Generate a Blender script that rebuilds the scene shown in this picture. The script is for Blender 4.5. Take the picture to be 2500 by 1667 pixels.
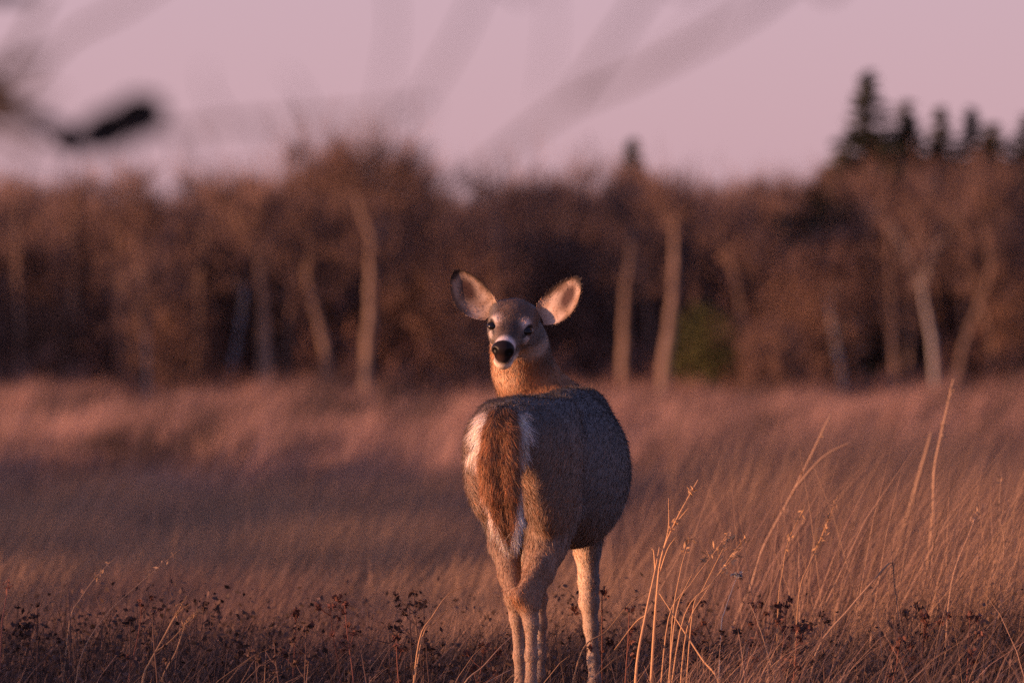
import bpy, math
import numpy as np
from mathutils import Vector

for o in list(bpy.data.objects):
    bpy.data.objects.remove(o)
RNG = np.random.default_rng(7)
SC = bpy.context.scene
COL = SC.collection

# ------------------------------------------------------------------ camera
EYE = 0.95                      # lens height above the meadow
FL = 250.0
PX = 2500.0 * FL / 36.0         # focal length in photograph pixels
HOR = 940.0                     # photograph row of the horizon
cam_d = bpy.data.cameras.new("camera")
cam_d.lens = FL
cam_d.sensor_width = 36.0
cam_d.clip_start = 0.1
cam_d.clip_end = 5000.0
cam_d.dof.use_dof = True
cam_d.dof.focus_distance = 19.95
cam_d.dof.aperture_fstop = 4.6
cam = bpy.data.objects.new("camera", cam_d)
COL.objects.link(cam)
cam.location = (0, 0, EYE)
cam.rotation_euler = (math.radians(90) + math.atan((HOR - 833.5) / PX), 0, 0)
SC.camera = cam

# ------------------------------------------------------------------ light
SUN_EL = math.radians(6.5)
SUN_AZ = math.radians(74.0)     # measured from straight behind the camera, towards the left
to_sun = Vector((-math.sin(SUN_AZ) * math.cos(SUN_EL), -math.cos(SUN_AZ) * math.cos(SUN_EL), math.sin(SUN_EL)))
w = bpy.data.worlds.new("World")
SC.world = w
w.use_nodes = True
nt = w.node_tree
nt.nodes.clear()
out = nt.nodes.new("ShaderNodeOutputWorld")
bg = nt.nodes.new("ShaderNodeBackground")
sky = nt.nodes.new("ShaderNodeTexSky")
sky.sky_type = 'NISHITA'
sky.sun_disc = False
sky.sun_elevation = SUN_EL
sky.sun_rotation = math.atan2(to_sun.x, to_sun.y)
sky.air_density = 1.0
sky.dust_density = 1.5
sky.ozone_density = 2.0
tint = nt.nodes.new("ShaderNodeMix")
tint.data_type = 'RGBA'
tint.blend_type = 'MULTIPLY'
tint.inputs[0].default_value = 1.0
tint.inputs[7].default_value = (0.88, 0.74, 1.10, 1)
nt.links.new(sky.outputs[0], tint.inputs[6])
veil = nt.nodes.new("ShaderNodeMix")        # pink evening band all round the horizon, thinning upwards
veil.data_type = 'RGBA'
veil.inputs[7].default_value = (1.92, 1.14, 1.42, 1)
wtc = nt.nodes.new("ShaderNodeTexCoord")
wsp = nt.nodes.new("ShaderNodeSeparateXYZ")
wmr = nt.nodes.new("ShaderNodeMapRange")
wmr.interpolation_type = 'SMOOTHSTEP'
wmr.inputs[1].default_value = 0.0; wmr.inputs[2].default_value = 0.5
wmr.inputs[3].default_value = 0.72; wmr.inputs[4].default_value = 0.1
nt.links.new(wtc.outputs["Generated"], wsp.inputs[0])
nt.links.new(wsp.outputs[2], wmr.inputs[0])
nt.links.new(wmr.outputs[0], veil.inputs[0])
nt.links.new(tint.outputs[2], veil.inputs[6])
nt.links.new(veil.outputs[2], bg.inputs[0])
bg.inputs[1].default_value = 0.15
nt.links.new(bg.outputs[0], out.inputs[0])
sun_d = bpy.data.lights.new("sun", 'SUN')
sun_d.energy = 4.0
sun_d.angle = math.radians(0.6)
sun_d.color = (1.0, 0.50, 0.29)
sun = bpy.data.objects.new("sun", sun_d)
COL.objects.link(sun)
sun.rotation_euler = to_sun.to_track_quat('Z', 'Y').to_euler()
sun.location = to_sun * 60

SC.view_settings.view_transform = 'Standard'
SC.view_settings.look = 'None'
SC.view_settings.exposure = 1.2
SC.view_settings.gamma = 1.0
SC.view_settings.use_curve_mapping = False
SC.render.engine = 'CYCLES'
SC.cycles.use_denoising = False        # the remaining grain stands for the photograph's film grain
SC.cycles.max_bounces = 6
SC.cycles.sample_clamp_indirect = 3.0
SC.cycles.sample_clamp_direct = 6.0
SC.cycles.transparent_max_bounces = 4


# ------------------------------------------------------------------ helpers
def W(u, v, y):
    """photograph pixel at distance y -> place in the meadow"""
    return np.array([(u - 1250.0) / PX * y, y, EYE - (v - HOR) / PX * y])


def sstep(a, b, x):
    t = np.clip((np.asarray(x, float) - a) / (b - a), 0, 1)
    return t * t * (3 - 2 * t)


_NT = np.random.default_rng(3).random((256, 256))


def vnoise(x, y):
    x = np.asarray(x, float); y = np.asarray(y, float)
    xi = np.floor(x).astype(int); yi = np.floor(y).astype(int)
    fx = x - xi; fy = y - yi
    fx = fx * fx * (3 - 2 * fx); fy = fy * fy * (3 - 2 * fy)
    g = lambda a, b: _NT[a % 256, b % 256]
    return (g(xi, yi) * (1 - fx) + g(xi + 1, yi) * fx) * (1 - fy) + (g(xi, yi + 1) * (1 - fx) + g(xi + 1, yi + 1) * fx) * fy


def fbm(x, y, n=3):
    s = 0; a = 1; t = 0
    for i in range(n):
        s = s + a * vnoise(x * 2 ** i + 17 * i, y * 2 ** i + 31 * i); t += a; a *= 0.5
    return s / t


def terrain(x, y):
    x = np.asarray(x, float); y = np.asarray(y, float)
    far = sstep(60, 170, y)
    h = 0.20 * far + 0.010 * np.clip(x, -40, 40) * far
    h = h + (fbm(x / 4.0, y / 15.0, 2) - 0.5) * 0.85 * sstep(28, 60, y) * (1 - 0.6 * sstep(190, 230, y))
    h = h + 3.0 * sstep(225, 330, y)
    return h


def make_mesh(name, V, quads=None, tris=None, col=None, smooth=False):
    me = bpy.data.meshes.new(name)
    V = np.asarray(V, np.float32)
    me.vertices.add(len(V))
    me.vertices.foreach_set("co", V.ravel())
    loops = []; starts = []; n = 0
    if quads is not None and len(quads):
        q = np.asarray(quads, np.int32); loops.append(q.ravel()); starts.append(n + 4 * np.arange(len(q))); n += 4 * len(q)
    if tris is not None and len(tris):
        t = np.asarray(tris, np.int32); loops.append(t.ravel()); starts.append(n + 3 * np.arange(len(t))); n += 3 * len(t)
    loops = np.concatenate(loops); starts = np.concatenate(starts)
    me.loops.add(len(loops))
    me.loops.foreach_set("vertex_index", loops)
    me.polygons.add(len(starts))
    me.polygons.foreach_set("loop_start", starts.astype(np.int32))
    if smooth:
        me.polygons.foreach_set("use_smooth", np.ones(len(starts), bool))
    me.update(calc_edges=True)
    if col is not None:
        a = me.color_attributes.new("tone", 'FLOAT_COLOR', 'POINT')
        c = np.ones((len(V), 4), np.float32); c[:, :col.shape[1]] = col
        a.data.foreach_set("color", c.ravel())
    return me


def obj(name, me, mat=None, parent=None, loc=None):
    o = bpy.data.objects.new(name, me)
    COL.objects.link(o)
    if mat is not None and not me.materials:
        me.materials.append(mat)
    if parent is not None:
        o.parent = parent
    if loc is not None:
        o.location = loc
    return o


def tag(o, label=None, cat=None, group=None, kind=None):
    if label: o["label"] = label
    if cat: o["category"] = cat
    if group: o["group"] = group
    if kind: o["kind"] = kind
    return o


def thing(name, label, cat, loc, group=None):
    e = bpy.data.objects.new(name, None)
    COL.objects.link(e)
    e.empty_display_size = 0.2
    e.location = loc
    return tag(e, label, cat, group)


class Geo:
    """collects tubes and blades into one mesh"""
    def __init__(s):
        s.V = []; s.Q = []; s.T = []; s.C = []; s.n = 0

    def add(s, V, Q=None, T=None, col=(1, 1, 1)):
        V = np.asarray(V, float)
        s.V.append(V)
        if Q is not None and len(Q): s.Q.append(np.asarray(Q) + s.n)
        if T is not None and len(T): s.T.append(np.asarray(T) + s.n)
        c = np.asarray(col, float)
        s.C.append(np.broadcast_to(c, (len(V), 3)) if c.ndim == 1 else c)
        s.n += len(V)

    def tube(s, pts, rad, ns=5, col=(1, 1, 1), tip=True):
        pts = np.asarray(pts, float); rad = np.asarray(rad, float)
        n = len(pts)
        tan = np.gradient(pts, axis=0)
        tan /= np.linalg.norm(tan, axis=1)[:, None] + 1e-9
        up = np.array([0.31, 0.2, 0.93]) if abs(tan[0][2]) < 0.8 else np.array([0.9, 0.3, 0.1])
        a = np.cross(tan, up); a /= np.linalg.norm(a, axis=1)[:, None] + 1e-9
        b = np.cross(tan, a)
        th = np.arange(ns) * 2 * math.pi / ns
        V = pts[:, None, :] + rad[:, None, None] * (np.cos(th)[None, :, None] * a[:, None, :] + np.sin(th)[None, :, None] * b[:, None, :])
        V = V.reshape(-1, 3)
        i = np.arange(n - 1)[:, None] * ns; k = np.arange(ns)[None, :]; k2 = (k + 1) % ns
        Q = np.stack([i + k, i + k2, i + ns + k2, i + ns + k], -1).reshape(-1, 4)
        T = np.array([[ (n - 1) * ns + j, (n - 1) * ns + (j + 1) % ns, n * ns] for j in range(ns)])
        V = np.vstack([V, pts[-1] + tan[-1] * rad[-1] * 0.6])
        s.add(V, Q, T, col)

    def mesh(s, name, smooth=False):
        return make_mesh(name, np.vstack(s.V), np.vstack(s.Q) if s.Q else None, np.vstack(s.T) if s.T else None, np.vstack(s.C), smooth)


def blades(base, h, lean, width, col, nseg=3, face=None, droop=0.0):
    """many grass blades: lean is an (N,2) horizontal offset of the tip in units of height"""
    N = len(base)
    base = np.asarray(base, float)
    ang = RNG.random(N) * math.pi if face is None else face
    wd = np.stack([np.cos(ang), np.sin(ang), np.zeros(N)], 1)
    rows = []
    for k in range(nseg + 1):
        t = k / nseg
        p = base.copy()
        p[:, :2] += lean * (h * (0.35 * t + 0.65 * t * t))[:, None]
        p[:, 2] += h * (t - droop * t ** 3)
        rows.append((p, width * (1 - 0.75 * t)))
    per = 2 * nseg + 1
    V = np.empty((N, per, 3))
    for k in range(nseg):
        p, ww = rows[k]
        V[:, 2 * k] = p - wd * ww[:, None] * 0.5
        V[:, 2 * k + 1] = p + wd * ww[:, None] * 0.5
    V[:, per - 1] = rows[nseg][0]
    off = (np.arange(N) * per)[:, None]
    Q = [off + np.array([[2 * k, 2 * k + 1, 2 * k + 3, 2 * k + 2]]) for k in range(nseg - 1)]
    Q = np.concatenate(Q) if Q else np.zeros((0, 4), int)
    T = off + np.array([[2 * nseg - 2, 2 * nseg - 1, 2 * nseg]])
    C = np.repeat(col, per, axis=0)
    return V.reshape(-1, 3), Q, T, C


def flakes(p, size, col, flat=0.4):
    """small leaf-like quads, randomly turned"""
    N = len(p)
    a = RNG.normal(size=(N, 3)); a /= np.linalg.norm(a, axis=1)[:, None]
    b = np.cross(a, RNG.normal(size=(N, 3))); b /= np.linalg.norm(b, axis=1)[:, None]
    s = size[:, None]
    V = np.stack([p - a * s, p + b * s * flat, p + a * s, p - b * s * flat], 1).reshape(-1, 3)
    Q = (np.arange(N) * 4)[:, None] + np.array([[0, 1, 2, 3]])
    return V, Q, np.repeat(col, 4, axis=0)


# ------------------------------------------------------------------ materials
def mat_tone(name, rough=0.85, noise=0.0, scale=30.0, transl=0.0, bump=0.0, base=None, spec=0.2, sheen=0.0):
    m = bpy.data.materials.new(name)
    m.use_nodes = True
    t = m.node_tree
    p = t.nodes["Principled BSDF"]
    p.inputs["Roughness"].default_value = rough
    p.inputs["Specular IOR Level"].default_value = spec
    p.inputs["Sheen Weight"].default_value = sheen
    if base is None:
        c = t.nodes.new("ShaderNodeAttribute"); c.attribute_name = "tone"
        src = c.outputs["Color"]
    else:
        c = t.nodes.new("ShaderNodeRGB"); c.outputs[0].default_value = (*base, 1)
        src = c.outputs[0]
    if noise > 0:
        tc = t.nodes.new("ShaderNodeTexCoord")
        nz = t.nodes.new("ShaderNodeTexNoise"); nz.inputs["Scale"].default_value = scale; nz.inputs["Detail"].default_value = 5
        t.links.new(tc.outputs["Object"], nz.inputs["Vector"])
        mr = t.nodes.new("ShaderNodeMapRange")
        mr.inputs[1].default_value = 0.25; mr.inputs[2].default_value = 0.75
        mr.inputs[3].default_value = 1 - noise; mr.inputs[4].default_value = 1 + noise
        t.links.new(nz.outputs[0], mr.inputs[0])
        mx = t.nodes.new("ShaderNodeMix"); mx.data_type = 'RGBA'; mx.blend_type = 'MULTIPLY'; mx.inputs[0].default_value = 1
        t.links.new(src, mx.inputs[6]); t.links.new(mr.outputs[0], mx.inputs[7])
        src = mx.outputs[2]
        if bump > 0:
            bp = t.nodes.new("ShaderNodeBump"); bp.inputs["Strength"].default_value = bump; bp.inputs["Distance"].default_value = 0.01
            t.links.new(nz.outputs[0], bp.inputs["Height"]); t.links.new(bp.outputs[0], p.inputs["Normal"])
    t.links.new(src, p.inputs["Base Color"])
    if transl > 0:
        tr = t.nodes.new("ShaderNodeBsdfTranslucent")
        t.links.new(src, tr.inputs[0])
        ms = t.nodes.new("ShaderNodeMixShader"); ms.inputs[0].default_value = transl
        o = t.nodes["Material Output"]
        t.links.new(p.outputs[0], ms.inputs[1]); t.links.new(tr.outputs[0], ms.inputs[2]); t.links.new(ms.outputs[0], o.inputs[0])
    return m


M_grass = mat_tone("dry_grass", 0.7, transl=0.3)
M_weed = mat_tone("dry_weed", 0.9, transl=0.1)
M_bark = mat_tone("pale_bark", 0.9, noise=0.35, scale=3.0, bump=0.4)
M_twig = mat_tone("bare_twigs", 0.9)
M_spruce = mat_tone("spruce_needles", 0.8)
M_soil = mat_tone("meadow_soil", 0.95, noise=0.4, scale=1.5, bump=0.5, base=(0.10, 0.065, 0.045))
M_hide = mat_tone("deer_hide", 0.85, noise=0.10, scale=14.0, spec=0.1)
_a = next(n for n in M_hide.node_tree.nodes if n.type == 'ATTRIBUTE')
M_hide.node_tree.links.new(_a.outputs["Alpha"], M_hide.node_tree.nodes["Principled BSDF"].inputs["Roughness"])
M_fur = mat_tone("deer_fur", 0.6, transl=0.15, spec=0.25)

# ------------------------------------------------------------------ ground
def build_ground():
    xs = np.concatenate([[-1500, -700, -300, -150, -80], np.linspace(-50, 50, 81), [80, 150, 300, 700, 1500]])
    ys = np.concatenate([[-600, -200, -60, -20], np.linspace(0, 60, 41), np.linspace(62, 240, 60), np.linspace(250, 340, 10), [450, 800, 1500, 3000]])
    X, Y = np.meshgrid(xs, ys, indexing='ij')
    V = np.stack([X, Y, terrain(X, Y)], -1).reshape(-1, 3)
    ny = len(ys)
    i, j = np.meshgrid(np.arange(len(xs) - 1), np.arange(ny - 1), indexing='ij')
    a = (i * ny + j).ravel()
    Q = np.stack([a, a + ny, a + ny + 1, a + 1], 1)
    o = obj("ground", make_mesh("ground", V, Q, smooth=True), M_soil)
    tag(o, kind="structure")


build_ground()

# ------------------------------------------------------------------ trees
def rand_dir(d, spread):
    v = d / np.linalg.norm(d) + RNG.normal(size=3) * spread
    return v / np.linalg.norm(v)


def grow(g, p, d, L, r, depth, col, up=0.25, twig=None, kids=(3, 5)):
    n = 3
    pts = [p]; dd = d
    for k in range(n):
        dd = rand_dir(dd + np.array([0, 0, up]) * 0.35, 0.13)
        pts.append(pts[-1] + dd * L / n)
    pts = np.array(pts)
    g.tube(pts, np.linspace(r, r * 0.45, n + 1), 3 if depth <= 1 else 4, col * RNG.uniform(0.8, 1.2))
    if depth == 0:
        return
    for k in range(RNG.integers(*kids) + 1):
        t = RNG.uniform(0.3, 1.0)
        i = min(int(t * n), n - 1); f = t * n - i
        q = pts[i] * (1 - f) + pts[i + 1] * f
        cd = rand_dir(d * 0.9 + np.array([0, 0, 0.25]), 0.55)
        grow(g, q, cd, L * RNG.uniform(0.5, 0.75), r * 0.5, depth - 1, col, up, twig, kids)


def twig_cloud(g, centers, radii, n, col, length=0.5, width=0.02):
    """fine end twigs spread through the crown volume"""
    k = RNG.integers(0, len(centers), n)
    dirs = RNG.normal(size=(n, 3)); dirs /= np.linalg.norm(dirs, axis=1)[:, None]
    p = centers[k] + dirs * (radii[k] * np.abs(RNG.normal(size=n)) * 0.75)[:, None] * np.array([1, 1, 1.25])
    p[:, 2] = np.maximum(p[:, 2], 0.05)
    a = dirs * 0.7 + RNG.normal(size=(n, 3)) * 0.35 + np.array([0, 0, 0.8]); a /= np.linalg.norm(a, axis=1)[:, None]
    b = np.cross(a, RNG.normal(size=(n, 3))); b /= np.linalg.norm(b, axis=1)[:, None]
    L = length * RNG.uniform(0.5, 1.3, n)[:, None]
    V = np.stack([p - b * width, p + b * width, p + a * L], 1).reshape(-1, 3)
    T = np.arange(n * 3).reshape(-1, 3)
    c = col[None, :] * RNG.uniform(0.6, 1.4, (n, 1))
    g.add(V, None, T, np.repeat(c, 3, axis=0))


BARK = np.array([0.28, 0.20, 0.155])
TWIG = np.array([0.165, 0.10, 0.076])


def bare_tree_meshes(name, stems, crown_r, lowf, twigs, bark=BARK, tw=TWIG, depth=3, upper=0.45):
    """stems: list of polylines (pts, radii) relative to the base"""
    gt = Geo(); gc = Geo()
    ends = []
    for pts, rad in stems:
        pts = np.asarray(pts, float)
        gt.tube(pts, rad, 8, bark)
        n = len(pts)
        tot = pts[-1][2]
        for k in range(7):
            t = RNG.uniform(upper, 1.0)
            f = t * (n - 1); i = min(int(f), n - 2); f -= i
            q = pts[i] * (1 - f) + pts[i + 1] * f
            r = (rad[i] * (1 - f) + rad[i + 1] * f) * 0.55
            a = RNG.random() * 2 * math.pi
            d = np.array([math.cos(a) * 0.8, math.sin(a) * 0.8, 0.9])
            L = crown_r * RNG.uniform(0.7, 1.1)
            grow(gc, q, d, L, r, depth - 1, bark * 0.6 + tw * 0.4, 0.3)
            ends.append(q + d / np.linalg.norm(d) * L * 0.9)
        ends.append(pts[-1])
    ends = np.array(ends)
    low = ends * np.array([1, 1, 0.62]) + RNG.normal(size=ends.shape) * crown_r * np.array([0.35, 0.35, 0.2])
    twig_cloud(gc, ends, np.full(len(ends), crown_r * 0.55), int(twigs * 0.75), tw, 0.8, 0.016)
    twig_cloud(gc, low, np.full(len(ends), crown_r * 0.7), int(twigs * lowf) + 1, tw, 0.8, 0.014)
    return gt.mesh(name + "_trunk", True), gc.mesh(name + "_crown")


def put_tree(name, label, base, meshes, group=None, rz=0.0, sc=1.0, cat="tree"):
    e = thing(name, label, cat, base, group)
    e.rotation_euler = (0, 0, rz)
    e.scale = (sc, sc, sc)
    for n_, me, m in (("trunk", meshes[0], M_bark), ("crown", meshes[1], M_twig if len(meshes) < 3 else M_spruce)):
        obj(n_, me, m, e)
    return e


def px_tree(name, label, D, paths, widths, crown_r, twigs, bark=BARK, tw=TWIG, upper=0.45, group=None):
    u0, v0 = paths[0][0]
    b = W(u0, v0, D); b[2] = terrain(b[0], D) - 0.05
    stems = []
    for path, (w0, w1) in zip(paths, widths):
        pts = [W(u, v, D) - b for u, v in path]
        if path is paths[0]:
            pts[0] = np.zeros(3)
        elif pts[0][2] < 1.0:
            pts[0][2] = 0.0
        pts = np.array(pts)
        # fill in and sway in depth
        t = np.linspace(0, len(pts) - 1, 4 * (len(pts) - 1) + 1)
        q = np.stack([np.interp(t, np.arange(len(pts)), pts[:, k]) for k in range(3)], 1)
        q[:, 1] += np.sin(t * 1.3 + u0) * 0.12 * sstep(0, 1, t)
        q[1:-1, 0] += RNG.normal(size=len(q) - 2) * 0.02
        rad = np.linspace(w0 * 0.78, w1 * 0.45, len(q)) * D / PX * 0.5
        if pts[0][2] < 0.1: rad[0] *= 1.25
        stems.append((q, rad))
    me = bare_tree_meshes(name, stems, crown_r * 1.35, 0.10, int(twigs * 0.42), bark, tw, 3, upper)
    return put_tree(name, label, b, me, group)


def build_front_trees():
    D = 200.0
    warm = np.array([0.205, 0.138, 0.103])
    px_tree("birch_tree", "pale birch with twin stems forking left, one stem much thinner", D,
            [[(660, 955), (652, 830), (642, 720), (630, 620), (600, 560), (575, 520)],
             [(640, 955), (636, 820), (640, 720), (655, 610), (675, 550)]],
            [(34, 14), (17, 8)], 0.95, 2600, warm)
    px_tree("birch_tree", "pale birch trunk leaning left with an elbow halfway up", D + 1,
            [[(808, 955), (795, 860), (772, 760), (748, 660), (758, 590), (785, 510), (800, 470)]], [(31, 9)], 1.0, 4200, warm)
    px_tree("birch_tree", "thick straight pale trunk under the tallest bushy crown", D - 1,
            [[(892, 955), (900, 820), (907, 700), (905, 580), (875, 490), (840, 430)],
             [(905, 640), (935, 540), (945, 470)]], [(40, 12), (16, 7)], 1.0, 4200, warm)
    px_tree("birch_tree", "straight slender birch trunk left of the stouter curved one, dark spruce above", D + 1,
            [[(1517, 958), (1524, 830), (1532, 700), (1540, 580), (1545, 540)]], [(36, 18)], 0.7, 1300, warm, upper=0.75)
    px_tree("birch_tree", "curved birch trunk widening at its base beside the olive bush", D - 2,
            [[(1612, 958), (1628, 850), (1642, 740), (1650, 620), (1646, 560), (1650, 530)]], [(42, 16)], 0.7, 1300, warm, upper=0.75)
    px_tree("birch_tree", "short trunk leaning left among twigs above the olive bush", D + 1,
            [[(1825, 955), (1815, 780), (1800, 700), (1775, 630), (1750, 560)]], [(15, 10)], 0.8, 1500, warm * 0.85)
    px_tree("birch_tree", "thin grey white birch forking low into two arms", D - 1,
            [[(2290, 955), (2280, 850), (2262, 760), (2246, 680), (2205, 600), (2170, 540)],
             [(2250, 700), (2268, 655), (2285, 590), (2290, 520)]], [(22, 8), (12, 6)], 0.8, 1800, np.array([0.30, 0.26, 0.24]))
    px_tree("birch_tree", "slim trunk slanting right with a bend near its fork", D - 2,
            [[(2318, 955), (2352, 850), (2392, 740), (2422, 650), (2405, 580), (2412, 500)],
             [(2422, 650), (2445, 570), (2450, 480)]], [(24, 10), (12, 6)], 0.9, 2200, warm * 0.65)
    px_tree("birch_tree", "dim brown trunk deep in the dark end of the wood", D + 3,
            [[(196, 960), (194, 830), (186, 740), (178, 640), (170, 520)]], [(24, 10)], 1.0, 2200, BARK)
    px_tree("birch_tree", "small y-shaped trunk catching light in the dark end of the wood", D + 2,
            [[(298, 960), (300, 800), (296, 690), (282, 620), (278, 530)], [(300, 690), (318, 620), (330, 560)]], [(18, 8), (10, 6)], 0.9, 1800, warm * 0.9)
    px_tree("birch_tree", "short brown stem rising from grass at the dark thicket", D - 1,
            [[(362, 960), (358, 850), (352, 760), (340, 650)]], [(17, 9)], 0.8, 1500, BARK)
    px_tree("birch_tree", "dull brown trunk beside the thick straight pale trunk", D + 4,
            [[(965, 960), (972, 820), (980, 700), (985, 600), (1000, 500)]], [(20, 10)], 0.9, 2000, BARK * 0.8)
    px_tree("birch_tree", "faint brown trunk standing behind the deer's head", D + 6,
            [[(1385, 960), (1388, 820), (1380, 700), (1375, 580), (1380, 500)]], [(24, 12)], 0.9, 1800, BARK)
    px_tree("birch_tree", "faint trunk with wide fork above the deer's ears", D + 7,
            [[(1250, 960), (1255, 760), (1262, 650), (1245, 560), (1225, 490)], [(1262, 650), (1285, 570), (1300, 500)]], [(20, 9), (12, 6)], 0.9, 1800, BARK)
    for k in range(34):
        u = RNG.uniform(20, 2480); ln = RNG.normal() * 30; bd = RNG.normal() * 14
        px_tree("birch_sapling", "slender dim birch sapling along the edge of the wood", RNG.uniform(201, 207),
                [[(u, 955), (u + ln * .3 + bd, 830), (u + ln * .7, 700), (u + ln, 590), (u + ln * 1.2, 480)]], [(RNG.uniform(12, 22), 9)], 0.6, 700, warm * RNG.uniform(0.8, 1.25), group="slender birch saplings")
    # three ash-grey poles in the hollow
    for i, (a, b_, lab) in enumerate([((2066, 955), (2020, 740), "bare grey pole leaning left, longest of three in the bluish hollow"),
                                      ((2092, 955), (2088, 790), "bare grey pole standing upright in the bluish hollow"),
                                      ((535, 950), (600, 700), "bare grey pole slanting right across the dark gap")]):
        b = W(a[0], a[1], 201.0 + i); b[2] = terrain(b[0], b[1]) - 0.05
        t = W(b_[0], b_[1], 201.0 + i) - b
        g = Geo()
        f = np.linspace(0, 1, 8)[:, None]
        pts = f * t[None, :] + np.sin(f * 3) * np.array([[0.05, 0.1, 0]])
        g.tube(pts, np.linspace(0.10, 0.05, 8), 7, np.array([0.30, 0.30, 0.31]))
        for k in range(5):
            q = pts[RNG.integers(3, 7)]
            grow(g, q, np.array([RNG.normal() * 0.6, RNG.normal() * 0.6, 1.0]), 0.8, 0.025, 1, np.array([0.2, 0.19, 0.19]))
        o = obj("dead_pole", g.mesh("dead_pole", True), M_bark, None, b)
        tag(o, lab, "dead tree")


def build_wood():
    # bare trees of the wood behind the pale trunks, in five grown shapes
    shapes = []
    for k in range(5):
        H = 5.2
        x = RNG.normal() * 0.3
        pts = np.array([[0, 0, 0], [x * 0.3, 0.1, 1.3], [x, 0.1, 2.6], [x * 0.7, 0, 3.9], [x * 0.9, 0.1, H]])
        stems = [(pts, np.linspace(0.16, 0.05, 5))]
        if k % 2:
            stems.append((np.array([[x * 0.3, 0.1, 1.3], [x - 0.5, 0.2, 2.6], [x - 0.8, 0.1, 4.2]]), np.linspace(0.09, 0.04, 3)))
        shapes.append(bare_tree_meshes("wood_tree_%d" % k, stems, 1.15, 1.1, 3600, BARK * 0.75, TWIG * RNG.uniform(0.85, 1.2), 3, 0.3))
    # outline of the wood against the sky: photograph columns and rows of its tree tops
    U = np.array([-400, 0, 150, 300, 420, 520, 620, 700, 790, 840, 900, 980, 1060, 1130, 1230, 1330, 1430, 1540, 1700, 1850, 2000, 2100, 2250, 2400, 2600, 2900])
    Vt = np.array([440, 450, 470, 505, 500, 455, 440, 450, 400, 390, 450, 480, 465, 500, 480, 450, 465, 460, 465, 455, 440, 430, 430, 430, 420, 420])
    lab = "bare brown twiggy tree in the dense wood behind the pale trunks"
    n = 0
    for row, (D, step) in enumerate(((206, 120), (213, 95), (221, 95))):
        u = -420 + row * 50
        while u < 2950:
            uu = u + RNG.uniform(-35, 35)
            x = (uu - 1250) / PX * D
            top = EYE - (np.interp(uu, U, Vt) + RNG.uniform(0, 45) + (45 if row == 0 else 0) - HOR) / PX * D
            zb = terrain(x, D) - 0.05
            sc = (top - zb) / 6.9
            y = D + RNG.uniform(-2.5, 2.5)
            put_tree("bare_tree", lab, (x, y, zb), shapes[(n * 3 + row) % 5], "bare trees of the wood", RNG.uniform(0, 6.28), sc)
            n += 1
            u += step
    # the tallest bushy crown
    # far brush and twigs that read as one mass
    g = Geo()
    N = 132000
    D = RNG.uniform(210, 262, N)
    uu = RNG.uniform(-1600, 4100, N)
    x = (uu - 1250) / PX * D
    zb = terrain(x, D)
    top = EYE - (np.interp(uu, U, Vt) + 14 + 36 * vnoise(uu / 37, D / 9) - HOR) / PX * D
    z = zb + (np.maximum(top - zb, 1.0)) * RNG.random(N) ** 0.8
    p = np.stack([x, D, z], 1)
    a = RNG.normal(size=(N, 3)) * 0.4 + np.array([0, 0, 1.0]); a /= np.linalg.norm(a, axis=1)[:, None]
    b = np.cross(a, RNG.normal(size=(N, 3))); b /= np.linalg.norm(b, axis=1)[:, None]
    L = RNG.uniform(0.5, 1.3, (N, 1)); wd = RNG.uniform(0.02, 0.045, (N, 1))
    c = np.repeat(TWIG[None, :] * RNG.uniform(0.6, 1.3, (N, 1)), 3, axis=0)
    g.add(np.stack([p - b * wd, p + b * wd, p + a * L], 1).reshape(-1, 3), None, np.arange(3 * N).reshape(-1, 3), c)
    tag(obj("distant_wood", g.mesh("distant_wood"), M_twig), "hazy brown mass of distant leafless wood filling the gaps", "wood", kind="stuff")
    # undergrowth at the wood's edge
    g = Geo()
    N = 88000
    D = RNG.uniform(199, 224, N)
    uu = RNG.uniform(-1600, 4100, N)
    x = (uu - 1250) / PX * D
    hh = 0.5 + (1.2 + 2.6 * sstep(0.35, 0.65, fbm(uu / 110, D / 12, 3))) * sstep(199.5, 204, D) * (0.75 + 0.4 * sstep(1000, 1900, uu))
    z = terrain(x, D) + hh * RNG.random(N)
    p = np.stack([x, D, z], 1)
    a = RNG.normal(size=(N, 3)) * 0.5 + np.array([0, 0, 1.0]); a /= np.linalg.norm(a, axis=1)[:, None]
    b = np.cross(a, RNG.normal(size=(N, 3))); b /= np.linalg.norm(b, axis=1)[:, None]
    L = RNG.uniform(0.3, 0.8, (N, 1)); wd = RNG.uniform(0.015, 0.04, (N, 1))
    c = np.repeat(TWIG[None, :] * np.array([[1.6, 1.45, 1.4]]) * RNG.uniform(0.5, 1.3, (N, 1)), 3, axis=0)
    g.add(np.stack([p - b * wd, p + b * wd, p + a * L], 1).reshape(-1, 3), None, np.arange(3 * N).reshape(-1, 3), c)
    tag(obj("undergrowth", g.mesh("undergrowth"), M_twig), "tangled brown undergrowth along the foot of the wood", "undergrowth", kind="stuff")


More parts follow.
